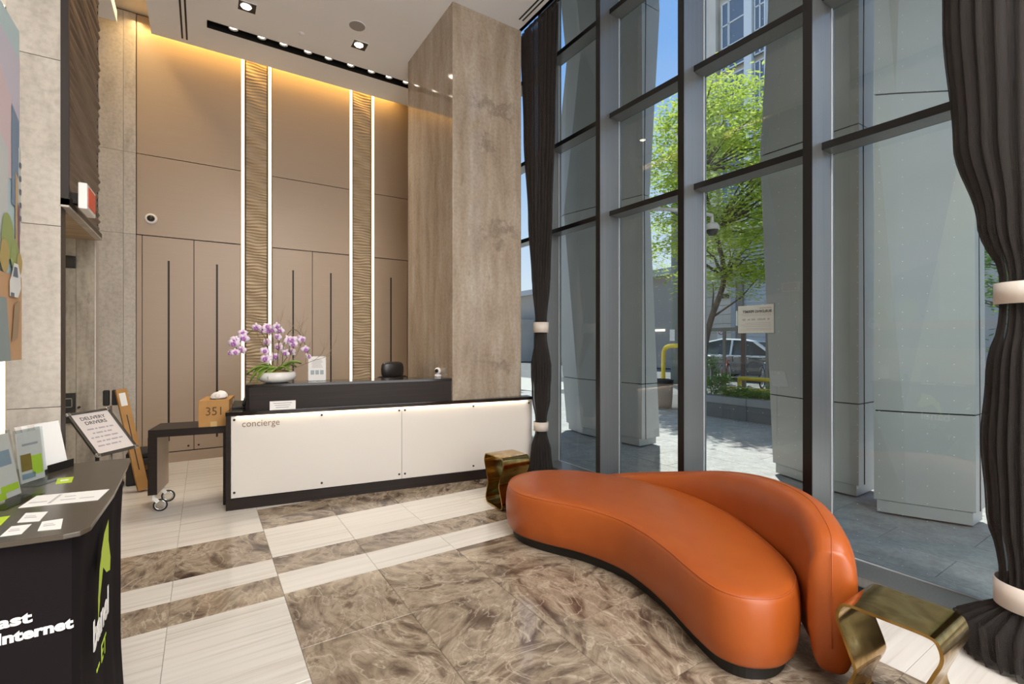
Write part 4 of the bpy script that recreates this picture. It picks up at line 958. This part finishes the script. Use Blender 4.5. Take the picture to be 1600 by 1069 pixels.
MB().tube(crest[6:]+[(sp4[-1][0]-.024, sp4[-1][1]-.011, .545), (sp4[-1][0]-.040, sp4[-1][1]-.018, .47), (sp4[-1][0]-.047, sp4[-1][1]-.022, .30), (sp4[-1][0]-.043, sp4[-1][1]-.02, .17)], .0022, 5).build('back_seam', M_leather_seam, sofa, world=True, smooth=True)

# ------------------------------------------------------------------ brass stools
def stool_mesh(H_=.455, hw=.15, ex=.135, th=.011):
    prof = [(-hw*.80, H_), (0, H_+.001), (hw*.80, H_), (hw*1.0, H_-.022), (hw*1.06, H_-.07), (hw*.92, H_-.13), (hw*.70, H_*.52), (hw*.68, H_*.44), (hw*.88, H_*.28), (hw*1.02, H_*.13), (hw*.98, .035), (hw*.78, .008), (0, .006), (-hw*.78, .008), (-hw*.98, .035), (-hw*1.02, H_*.13), (-hw*.88, H_*.28), (-hw*.68, H_*.44), (-hw*.70, H_*.52), (-hw*.92, H_-.13), (-hw*1.06, H_-.07), (-hw*1.0, H_-.022)]
    C_ = resample(catmull([(0, y, z) for y, z in prof], 6), 110)
    n = len(C_); inner = []
    for i in range(n):
        t = (C_[(i+1) % n]-C_[(i-1) % n]).normalized(); nn = Vector((0, t.z, -t.y)); inner.append(C_[i]+nn*th)
    cen = Vector((0, 0, H_/2))
    if (inner[0]-cen).length > (C_[0]-cen).length: inner = [C_[i]-(inner[i]-C_[i]) for i in range(n)]
    mb = MB(); vs = []; fs = []
    for i in range(n):
        for (p, x) in ((C_[i], -ex), (C_[i], ex), (inner[i], ex), (inner[i], -ex)): vs.append((x+.02*math.cos(i/n*2*PI*2)*(.3), p.y, p.z))
    for i in range(n):
        a, b = i*4, ((i+1) % n)*4
        for k in range(4): fs.append((a+k, a+(k+1) % 4, b+(k+1) % 4, b+k))
    mb.add(vs, fs); return mb
s1 = stool_mesh().build('brass_stool', M_brass); smooth_angle(s1, 50); s1.location = (2.27, 3.585, 0)
tag(s1, 'aged brass hourglass ribbon stool between the desk and the sofa tip', 'stool', 'brass ribbon stools')
s2 = s1.copy(); COL.objects.link(s2); s2.location = (2.19, .70, 0)
s2['label'] = 'aged brass hourglass ribbon stool at the near end of the sofa'

# ------------------------------------------------------------------ outdoors
ZG = -.02
ground = struct(MB().box(XG+.03, -12, ZG-.3, 11.2, 26, ZG-.006).build('floor', mat('joint sand', '#5f5f5e', .95)))
ground.name = 'floor_plaza'
pc = {}
def paver(x0, x1, y0, y1):
    key = (round(x1-x0, 3), round(y1-y0, 3))
    if key not in pc:
        a, b = (x1-x0)/2-.002, (y1-y0)/2-.002
        o = MB().box(-a, -b, -.02, a, b, 0).build('paver', M_paver, ground); pc[key] = o.data
    else:
        o = bpy.data.objects.new('paver', pc[key]); COL.objects.link(o); o.parent = ground
    o.location = ((x0+x1)/2, (y0+y1)/2, ZG+random.uniform(-.001, .001))
px = 3.44; row = 0
while px < 8.3:
    w = .40; y = -1.2+(.45 if row % 2 else 0)
    while y < 11.0: paver(px, px+w, y, y+.9); y += .9
    px += w; row += 1
# the street beyond
M_asph = mat('asphalt', '#6b6b69', .9, noise=((3, 3, 3), '#7a7a77', .4, .6))
struct(MB().box(11.2, -30, ZG-.3, 60, 60, ZG-.05).build('floor_street', M_asph))
struct(MB().box(8.3, 11.5, ZG-.2, 11.2, 60, ZG+.005).build('floor_sidewalk', mat('concrete walk', '#b8b4ad', .8)))
# unseen slab above the columns, overhang sized to keep sun off the lobby floor
struct(MB().box(3.1, -12, 12.0, 8.1, 20, 12.6).build('ceiling_canopy', M_clad))
struct(MB().box(3.1, -12, 6.5, 3.55, 20, 12.0).build('wall_facade', M_clad))

def column(lab, rings_, zs, jx):
    """rings_: list of plan polygons [V0 near corner, M, F inner far, F outer, V1 outer near] at heights zs"""
    x0, y0 = rings_[0][0]; t = thing('clad_column', lab, 'column', (x0, y0, ZG), 0, None)
    cx = sum(p[0] for p in rings_[0])/len(rings_[0]); cy = sum(p[1] for p in rings_[0])/len(rings_[0])
    def shrink(r, k): return [(p[0]+(cx-p[0])*k, p[1]+(cy-p[1])*k) for p in r]
    for i in range(len(zs)-1):
        za, zb = zs[i]+.006, zs[i+1]-.006; A_, B_ = rings_[i], rings_[i+1]; n = len(A_)
        vs = [(p[0], p[1], za) for p in A_]+[(p[0], p[1], zb) for p in B_]; fs = []
        for k in range(n):
            k2 = (k+1) % n
            if k == 0: # V0-M edge: diagonal direction matters
                # segment below waist: diagonal V0(top)-M(bottom); above: V0(bottom)-M(top)
                if i < 2: fs += [(k, k2, n+k), (k2, n+k2, n+k)]
                else: fs += [(k, k2, n+k2), (k, n+k2, n+k)]
            else: fs.append((k, k2, n+k2, n+k))
        fs.append(tuple(range(n))); fs.append(tuple(range(n, 2*n)))
        MB().add(vs, fs).build('cladding', M_clad, t, world=True)
    for i in range(len(zs)-1):   # dark recessed seam between two lifts of cladding
        r_ = shrink(rings_[i+1] if i < len(zs)-2 else rings_[i], .03); zz = zs[i+1]
        MB().rings([[(p[0], p[1], z) for p in r_] for z in (zz-.0058, zz+.0058)]).build('seam_gasket', M_gap, t, world=True)
    pr = shrink(rings_[0], .06)
    MB().rings([[(p[0], p[1], ZG+.02) for p in pr], [(p[0], p[1], zs[0]) for p in pr]]).build('plinth', M_clad, t, world=True)
    # vertical joint on the side face
    q = MB(); V0 = [r[0] for r in rings_]; V1 = [r[-1] for r in rings_]
    for i in range(len(zs)-1):
        for tt in (jx,):
            a = Vector((V0[i][0]+(V1[i][0]-V0[i][0])*tt, V0[i][1]-.001, zs[i])); b = Vector((V0[i+1][0]+(V1[i+1][0]-V0[i+1][0])*tt, V0[i+1][1]-.001, zs[i+1])); q.bar(a, b, .012, .006, up=(0, 1, 0))
    q.build('vertical_joint', M_gap, t, world=True)
ZS = [.10, .87, 3.5, 6.17, 9.1, 12.0]
def lerp2(a, b, u): return tuple((p[0]+(q[0]-p[0])*u, p[1]+(q[1]-p[1])*u) for p, q in zip(a, b))
def stack(base, waist):
    u = (.87-.1)/(3.4); return [base, lerp2(base, waist, u), waist, base, waist, base]
colA = stack([(5.09, 4.54), (5.03, 5.73), (5.12, 6.2), (5.6, 6.1), (5.46, 4.54)], [(5.11, 4.54), (4.86, 5.95), (5.02, 6.5), (5.5, 6.4), (5.25, 4.54)])
colB = stack([(5.14, 1.96), (5.14, 2.25), (5.35, 2.87), (5.75, 2.8), (5.55, 1.96)], [(5.14, 1.96), (5.14, 2.86), (5.16, 2.91), (5.65, 2.85), (5.45, 1.96)])
colC = stack([(5.10, 1.145), (4.92, 1.535), (4.84, 1.733), (5.3, 1.73), (5.36, 1.145)], [(5.24, 1.19), (4.78, 1.56), (4.66, 1.668), (5.3, 1.72), (5.50, 1.19)])
column('wide grey metal-clad faceted column outside, farthest along the window', colA, ZS, .22)
column('grey metal-clad faceted column outside behind the window mullion nearest the sofa back', colB, ZS, .3)
column('nearest grey metal-clad faceted column outside beside the right curtain', colC, ZS, .4)

# outdoor camera dome under canopy bracket
t = thing('outdoor_camera', 'white dome camera hanging outside against the tree', 'camera', (4.2, 2.85, 2.56))
cm = MB(); cm.tube([(4.2, 2.85, 2.62), (4.2, 2.85, 2.70), (4.0, 2.95, 2.74), (3.45, 3.2, 2.74)], .018, 10); cm.build('bracket', M_white, t, world=True)
MB().lathe([(.05, .06), (.068, .03), (.07, 0), (.062, -.005)], (4.2, 2.85, 2.56), 24).build('housing', M_white, t, world=True, smooth=True)
MB().lathe([(.058, 0), (.05, -.03), (.03, -.05), (.001, -.056)], (4.2, 2.85, 2.556), 24).build('dark_dome', M_black, t, world=True, smooth=True)

# planter
pln = thing('stone_planter', 'low grey stone planter wall along the plaza edge', 'planter', (8.7, 3, ZG))
for k in range(7):
    y0 = -2.2+k*1.2
    MB().box(8.42, y0+.004, ZG, 8.52, y0+1.196, .26).build('side_slab', mat('dark granite', '#5f6466', .6) if k == 0 else bpy.data.materials['dark granite'], pln, world=True)
    MB().box(8.40, y0+.003, .265, 8.72, y0+1.197, .40).build('cap_slab', mat('cap stone', '#8b8e8f', .6) if k == 0 else bpy.data.materials['cap stone'], pln, world=True, bevel=.006)
MB().box(8.52, -2.2, ZG, 10.9, 6.2, .33).build('soil', mat('soil', '#4a3b2c', .95), pln, world=True)
M_shrub = leaf_mat('shrub leaves', '#5c8a3a', '#9abd5c'); M_tree = leaf_mat('honey locust leaves', '#a9c245', '#d6e37a'); M_tree2 = leaf_mat('mid green leaves', '#5f8a35', '#9abf50')
M_bark = mat('bark', '#6b5c4e', .9, noise=((20, 20, 5), '#57493d', .4, .6))
M_flower_w = mat('white blossom', '#efe9e0', .7); M_flower_r = mat('salmon blossom', '#cf8a77', .7)
def foliage(mb, clusters, per, size, rn, flat=.45, mi=0):
    for (c, r) in clusters:
        c = Vector(c)
        for _ in range(per):
            d = Vector((rn.gauss(0, 1), rn.gauss(0, 1), rn.gauss(0, 1)*flat)); p = c+d*r*.5
            a = rn.uniform(0, 2*PI); u = Vector((math.cos(a), math.sin(a), rn.uniform(-.5, .3))).normalized(); v = u.cross(Vector((rn.uniform(-.6, .6), rn.uniform(-.6, .6), 1))).normalized()
            s = size*rn.uniform(.6, 1.3)
            mb.add([p-u*s, p-v*s*.35, p+u*s, p+v*s*.35], [(0, 1, 2, 3)], mi)
shrub_spots = [(8.85, 6.0, .42, 0), (8.8, 5.45, .13, 1), (8.8, 4.95, .10, 0), (8.8, 4.45, .12, 1), (10.3, 5.3, .35, 0), (9.4, 3.5, .4, 0), (9.0, 2.6, .4, 1), (9.5, 6.35, .85, 2), (9.2, 1.2, .6, 0), (9.5, .2, .7, 0)]
labs = ['tall loose green shrub at the far end of the planter', 'green shrub with white blossoms second from the planter end', 'low green shrub in the planter between blossoms', 'green shrub with salmon blossoms in the planter middle', 'low leafy shrub beside the yellow pipes', 'leafy shrub behind the grey column', 'shrub with white blossoms near the middle column', 'tallest shrub behind the planter with salmon blossoms', 'green shrub seen beside the nearest column', 'bushy shrub at the near end of the planter']
for i, (x, y, h, fk) in enumerate(shrub_spots):
    rn = random.Random(100+i); t = thing('shrub', labs[i], 'shrub', (x, y, .33), 0, 'shrubs in the planter')
    mb = MB(); cl_ = [((x+rn.uniform(-.22, .22), y+rn.uniform(-.28, .28), .40+rn.uniform(0, h*.8)), .17) for _ in range(12)]
    foliage(mb, cl_, 150, .032, rn, .6)
    o = mb.build('foliage', M_shrub, t, world=True); o['kind'] = 'stuff'
    sb = MB()
    for c, r in cl_[:5]: sb.tube([(x, y, .31), (x*.5+c[0]*.5, y*.5+c[1]*.5, c[2]*.6+.1), c], [.012, .008, .004], 5)
    sb.build('branches', M_bark, t, world=True)
    if fk:
        fb = MB()
        for _ in range(16):
            c, r = rn.choice(cl_); p = Vector(c)+Vector((rn.uniform(-.15, .15), rn.uniform(-.15, .15), rn.uniform(0, .15))); fb.lathe([(.001, -.012), (.022, 0), (.012, .012), (.001, .014)], tuple(p), 6)
        fb.build('blossoms', M_flower_w if fk == 1 else M_flower_r, t, world=True)['kind'] = 'stuff'
# trees
def tree(lab, x, y, base, trunkpts, crown, ncl, per, size, m, seed, rcl=.5):
    rn = random.Random(seed); t = thing('street_tree', lab, 'tree', (x, y, base))
    tb = MB(); tb.tube(catmull([(x+a, y+b, c) for a, b, c in trunkpts], 5, False), [.085-.06*i/((len(trunkpts)-1)*5) for i in range((len(trunkpts)-1)*5+1)], 9)
    cl_ = []
    cx, cy, cz, rx, ry, rz = crown
    while len(cl_) < ncl:
        p = Vector((rn.uniform(-1, 1), rn.uniform(-1, 1), rn.uniform(-1, 1)))
        if p.length > 1 or p.length < .25: continue
        cl_.append(((cx+p.x*rx, cy+p.y*ry, cz+p.z*rz), rcl))
    T_ = [Vector((x+a, y+b, c)) for a, b, c in trunkpts]
    for c, r in cl_[:int(ncl*.45)]:
        c = Vector(c); s = min(T_[1:], key=lambda q: (q-c).length+(.8 if q.z > c.z else 0)); mid = s.lerp(c, .5)+Vector((rn.uniform(-.15, .15), rn.uniform(-.15, .15), rn.uniform(-.1, .25)))
        tb.tube([s, mid, c], [.026, .016, .005], 5)
    tb.build('trunk', M_bark, t, world=True, smooth=True)
    mb = MB(); foliage(mb, cl_, per, size, rn, .4); o = mb.build('foliage', m, t, world=True); o['kind'] = 'stuff'
tree('bright green honey locust tree growing from the planter', 9.6, 6.75, .3, [(0, 0, .3), (.02, -.03, 1.3), (.1, -.15, 2.0), (.05, -.5, 2.9), (0, -.3, 4.0), (.1, .1, 5.4), (0, 0, 6.6)], (10.0, 6.4, 4.95, 1.7, 2.3, 2.55), 210, 165, .062, M_tree, 5)
tree('darker green tree beyond the nearest column at the right', 11.0, 1.2, 0, [(0, 0, 0), (.05, 0, 1.4), (0, .1, 2.6), (0, 0, 4)], (11.0, 1.2, 3.0, 1.7, 2.2, 2.2), 70, 110, .065, M_tree2, 6)
tree('green street tree farther off beyond the trash bin', 15.5, 15.2, 0, [(0, 0, 0), (.05, 0, 2), (0, .1, 3.6), (0, 0, 6)], (15.5, 15.2, 5.4, 2.2, 2.6, 2.4), 80, 110, .08, M_tree, 8, .7)

# trash bin
t = thing('trash_bin', 'brown round litter bin with a dark rim by the yellow hoop', 'bin', (8.62, 7.08, ZG))
MB().lathe([(.19, .02), (.20, .1), (.225, .58)], (0, 0, 0), 28).build('body', mat('brown bin', '#8c7565', .6), t, smooth=True)
MB().lathe([(.23, .56), (.235, .64), (.20, .645), (.19, .60)], (0, 0, 0), 28, cap1=False).build('rim', M_black, t)
# yellow pipes
M_yel = mat('yellow painted steel', '#e2c52e', .4)
t = thing('yellow_hoop', 'tall yellow tubular hoop barrier behind the litter bin', 'barrier', (9.3, 7.5, ZG))
MB().tube(catmull([(9.3, 7.62, ZG), (9.3, 7.62, 1.0), (9.3, 7.58, 1.28), (9.3, 7.4, 1.36), (9.3, 6.95, 1.36), (9.3, 6.72, 1.28), (9.3, 6.68, 1.0), (9.3, 6.68, ZG)], 6, False), .05, 14).build('pipe', M_yel, t, world=True, smooth=True)
MB().lathe([(.09, 0), (.09, .015), (.05, .02)], (9.3, 7.62, ZG), 18).build('flange', M_yel, t, world=True); MB().lathe([(.09, 0), (.09, .015), (.05, .02)], (9.3, 6.68, ZG), 18).build('flange', M_yel, t, world=True)
t = thing('yellow_pipe_rail', 'low yellow pipe rails running through the planter shrubs', 'barrier', (9.7, 4.9, .33))
for (z, xx, ya, yb, d) in ((.67, 9.75, 5.95, 4.4, .20), (.44, 9.75, 6.25, 4.2, 0), (.36, 9.62, 6.25, 4.2, 0), (.46, 9.1, 5.30, 4.3, .16)):
    pts = [(xx, ya, z-d), (xx, ya, z-.04), (xx, ya-.05, z), (xx, (ya+yb)/2, z), (xx, yb, z), (xx, yb, z-d-.05)] if d else [(xx, ya, z), (xx, yb, z)]
    MB().tube(catmull(pts, 5, False) if d else pts, .045, 12).build('pipe', M_yel, t, world=True, smooth=True)

# street furniture, bikes, car
t = thing('bike_gantry', 'long grey steel rail on posts above the parked bicycles', 'rack', (14.6, 9, ZG))
MB().box(14.55, 4.5, 1.82, 14.65, 10.9, 1.94).build('top_rail', mat('weathered steel', '#6f6c64', .6), t, world=True)
for y in (10.7, 10.15, 9.45, 8.75, 8.0, 7.1, 6.2, 5.2): MB().box(14.565, y-.045, ZG, 14.635, y+.045, 1.82).build('post', bpy.data.materials['weathered steel'], t, world=True)
M_rub = mat('rubber', '#232323', .8); M_silver = mat('silver paint', '#aab0b2', .3, metal=.7)
def bicycle(x, y, rz, lab, col):
    t = thing('bicycle', lab, 'bicycle', (x, y, ZG), rz, 'bicycles under the steel rail'); R = .34
    for s, nm in ((-.52, 'wheel'), (.52, 'wheel')):
        c = Vector((s, 0, R)); w_ = MB().tube([(c.x+R*math.cos(a), 0, c.z+R*math.sin(a)) for a in [2*PI*k/28 for k in range(28)]], .022, 6, closed=True).build(nm, M_rub, t, smooth=True)
        sp = MB()
        for k in range(12): a = 2*PI*k/12; sp.tube([(c.x, 0, c.z), (c.x+R*math.cos(a), 0, c.z+R*math.sin(a))], .003, 4)
        sp.lathe([(.001, -.02), (.02, -.02), (.02, .02), (.001, .02)], tuple(c), 8); sp.build('spokes', M_chrome, w_)
        MB().tube([(c.x+.31*math.cos(a), 0, c.z+.31*math.sin(a)) for a in [2*PI*k/28 for k in range(28)]], .018, 6, closed=True).build('rim', M_silver, w_, smooth=True)
    fr_ = MB(); bb = (-.08, 0, .3); hd_ = (.38, 0, .82); st_ = (-.2, 0, .78)
    for a, b in ((bb, hd_), (bb, st_), (st_, hd_), (bb, (-.52, 0, R)), (st_, (-.52, 0, R)), (hd_, (.52, 0, R))): fr_.tube([a, b], .017, 8)
    fr_.build('frame', col, t, smooth=True)
    MB().tube([(.3, -.26, 1.0), (.4, -.2, .98), (.37, 0, .95), (.4, .2, .98), (.3, .26, 1.0)], .014, 8).build('handlebar', M_chrome, t, smooth=True)
    MB().rings([[(.12*s*math.cos(a)-.22, .07*s*math.sin(a)*(1.3-.5*math.cos(a)), z) for a in [2*PI*k/14 for k in range(14)]] for z, s in ((.86, .6), (.88, 1), (.90, .9))]).build('saddle', M_black, t, smooth=True)
    bs_ = MB(); bs_.box(.45, -.14, .78, .68, .14, .98); bs_.build('basket', M_alu, t)
M_red = mat('red paint', '#a83c30', .5)
for i, (y, rz, c) in enumerate(((10.6, .5, M_silver), (9.95, .35, M_red), (9.25, .55, M_silver), (8.5, .3, M_silver), (7.8, .5, M_red), (7.0, .4, M_silver))):
    bicycle(15.4, y, rz, ['silver bicycle parked farthest left under the rail', 'red bicycle parked second under the rail', 'silver bicycle beside the red one, third under the rail', 'silver bicycle by the sign post under the rail', 'red bicycle behind the sign post', 'silver bicycle partly behind the grey column'][i], c)
t = thing('sign_post', 'dark reddish street sign post in front of the bicycles', 'post', (12.2, 7.35, ZG))
MB().box(12.17, 7.31, ZG, 12.23, 7.39, 2.35).build('post', mat('rusty post', '#5a4640', .7), t, world=True)
MB().box(12.16, 7.17, 1.9, 12.17, 7.53, 2.3).build('plate', M_white, t, world=True)
# car: white over dark sedan, built by cross sections along Y
car = thing('parked_car', 'white roofed car parked on the street behind the bicycles', 'car', (18.2, 10.5, ZG), 0)
def car_ring(y, zb, zt, zw, hw, rw):
    return [(-hw, y, zb), (-hw, y, zw), (-rw, y, zt), (rw, y, zt), (hw, y, zw), (hw, y, zb)]
body = [(-2.3, .35, .62, .60, .78, .72), (-2.2, .25, .75, .70, .86, .78), (-1.2, .22, .95, .92, .9, .82), (1.5, .22, 1.02, .98, .9, .8), (2.1, .25, .98, .9, .86, .78), (2.3, .35, .8, .75, .8, .72)]
MB().rings([car_ring(*b) for b in body]).build('body', mat('dark car paint', '#45484b', .2, coat=1), car, bevel=.03)
gh = [(-1.25, .92, .94, .93, .84, .80), (-.35, .9, 1.50, .95, .86, .62), (1.0, .9, 1.56, .98, .86, .62), (1.75, .9, 1.40, 1.0, .84, .58), (2.05, .9, 1.0, .98, .82, .74)]
MB().rings([car_ring(*b) for b in gh]).build('cabin_glass', mat('car glass', '#39434a', .06), car)
rf = MB().rings([[(-.64, y, z), (.64, y, z), (.60, y, z+.06), (-.60, y, z+.06)] for y, z in ((-.42, 1.46), (0, 1.53), (1.0, 1.57), (1.8, 1.42))]).build('roof', mat('white car paint', '#e9ebec', .25, coat=1), car, bevel=.02)
pil_ = MB()
for s in (-1, 1):
    for (a, b) in (((.85, -1.3, .94), (.63, -.38, 1.5)), ((.87, .45, .96), (.64, .5, 1.55)), ((.85, 2.05, .98), (.60, 1.72, 1.42))): pil_.bar((s*a[0], a[1], a[2]), (s*b[0], b[1], b[2]), .07, .09)
    pil_.box(s*.86, -1.3, .90, s*.91, 2.15, .97)
pil_.build('white_pillars', bpy.data.materials['white car paint'], car)
for sx in (-1, 1):
    for y in (-1.45, 1.4):
        w_ = MB().lathe([(.001, -.1), (.33, -.1), (.35, -.06), (.35, .06), (.33, .1), (.001, .1)], seg=28).build('wheel', M_rub, car, smooth=False); w_.location = (sx*.82, y, .35); w_.rotation_euler = (0, PI/2, 0)
        MB().lathe([(.22, 0), (.20, .02), (.05, .03), (.001, .03)], (0, 0, .1*1), seg=20).build('hubcap', M_silver, w_)
# building across the street
BX = 24.0
M_cream = mat('cream limestone', '#d9cfc2', .7, noise=((1, 1, 1), '#cdc2b4', .35, .7)); M_greyst = mat('grey stone trim', '#a5a7aa', .6); M_door = mat('grey roller door', '#b9bdbf', .5)
M_winb = mat('tower window glass', '#6a7888', .1, metal=.2); M_mull = mat('white window bars', '#dfe3e6', .5)
bd = thing('office_building', 'tall cream stone building with a roller door across the street', 'building', (BX, 8, ZG))
wb = MB(); wb.box(BX+.3, -8, ZG, BX+10, 16.9, 46)
wb.build('mass', M_cream, bd, world=True)
for k in range(12):     # stone courses of the pier
    MB().box(BX, 15.12, ZG+k*.5+.01, BX+.3, 16.9, ZG+k*.5+.49).build('stone_block', M_cream, bd, world=True)
MB().box(BX-.05, 14.86, ZG, BX+.3, 15.12, 5.5).build('door_jamb', M_greyst, bd, world=True)
MB().box(BX-.08, 9.0, 4.68, BX+.3, 14.86, 5.5).build('lintel', M_greyst, bd, world=True)
dl = MB()
for k in range(24): dl.box(BX+.15, 9.0, ZG+k*.197, BX+.18+.02*(k % 2), 14.5, ZG+k*.197+.18)
rd = dl.build('roller_door', M_door, bd, world=True)
MB().box(BX+.02, 14.5, ZG, BX+.3, 14.86, 4.68).build('door_guide', mat('taupe stone', '#8d8378', .7), bd, world=True)
lettering('lettering', 'R', .36, bd, (-.09, 5.42, 5.0), (PI/2, 0, -PI/2), M_ink, .01, .01)
for k in range(9): MB().box(BX-.02, 9.0, 5.6+k*.19, BX+.3, 15.1, 5.6+k*.19+.12).build('louvre', M_greyst, bd, world=True)
MB().box(BX-.06, 9.0, 7.4, BX+.3, 16.9, 7.7).build('string_course', M_cream, bd, world=True)
wbars = MB()
for (y0, y1, nv) in ((15.34, 15.72, 1), (14.42, 15.30, 1), (13.3, 13.86, 2), (12.0, 13.2, 2), (10.4, 11.6, 2)):
    for f in range(9):
        z0 = 8.2+f*4.1
        w_ = MB().box(BX+.10, y0, z0, BX+.2, y1, z0+3.7).build('window', M_winb, bd, world=True)
        b_ = MB()
        for k in range(nv+1): yy = y0+(y1-y0)*k/nv; b_.box(BX+.04, yy-.03, z0, BX+.10, yy+.03, z0+3.7)
        for k in range(4): zz = z0+3.7*k/3; b_.box(BX+.04, y0, zz-.03, BX+.10, y1, zz+.03)
        b_.build('window_bars', M_mull, w_, world=True)
MB().box(BX-.1, 13.95, 7.7, BX+.3, 14.35, 46).build('white_pilaster', M_mull, bd, world=True)
MB().box(BX-.1, 16.0, 7.7, BX+.3, 16.4, 46).build('pilaster', M_cream, bd, world=True)
frm = MB(); frm.box(BX-.1, 11.7, 7.7, BX+.3, 11.95, 46); frm.box(BX-.1, 13.22, 7.7, BX+.3, 13.28, 46); frm.build('pilaster', M_mull, bd, world=True)
t = thing('no_parking_sign', 'small round no-stopping sign on the cream stone pier', 'sign', (BX-.02, 15.72, 1.9))
MB().box(BX-.03, 15.5, 1.6, BX-.01, 15.95, 2.25).build('plate', M_white, t, world=True)
MB().tube([(BX-.04, 15.72+.14*math.cos(a), 2.02+.14*math.sin(a)) for a in [2*PI*k/20 for k in range(20)]], .02, 6, closed=True).build('red_ring', M_red, t, world=True)
MB().bar((BX-.04, 15.62, 2.12), (BX-.04, 15.82, 1.92), .03).build('red_bar', M_red, t, world=True)
t = thing('wall_lamp', 'small dark wall lamp on the cream pier above the sign', 'lamp', (BX-.05, 15.45, 4.0))
MB().box(BX-.12, 15.25, 3.85, BX, 15.75, 4.1).build('housing', M_ink, t, world=True, bevel=.02)
MB().box(BX-.11, 15.28, 3.83, BX-.02, 15.72, 3.85).build('lens', M_white, t, world=True)
# lower building to the left of it
lb = thing('low_building', 'low grey concrete building beyond the litter bin with a lit strip', 'building', (22, 24, ZG))
MB().box(22, 17.2, ZG, 32, 40, 5.2).build('wall', mat('grey concrete', '#9b958e', .8), lb, world=True)
MB().box(21.6, 17.2, 5.2, 32, 40, 5.6).build('roof_edge', M_greyst, lb, world=True)
MB().box(21.95, 17.9, 2.08, 22, 18.7, 2.2).build('lit_strip', mat('lit strip', '#fff6e0', .5, emit='#fff6e0', es=1.5), lb, world=True)
t = thing('utility_pole', 'grey concrete utility pole behind the yellow hoop', 'pole', (14.0, 10.95, ZG))
MB().tube([(14, 10.95, ZG), (14, 10.95, 9)], [.16, .12], 16).build('shaft', mat('pole concrete', '#8d938f', .8), t, world=True, smooth=True)
MB().box(13.83, 10.85, 1.5, 13.85, 11.05, 1.9).build('small_plate', M_white, t, world=True)
# pale walk & building at the far end of the facade, seen in the narrow left gap
fb_ = thing('distant_block', 'pale distant building seen in the narrow gap left of the columns', 'building', (18, 30, ZG))
MB().box(10, 30, ZG, 21.5, 38, 3.2).build('wall', M_cream, fb_, world=True)
for k in range(5): MB().box(11+k*2, 29.95, 1.0, 12.2+k*2, 30, 2.4).build('window', M_winb, fb_, world=True)
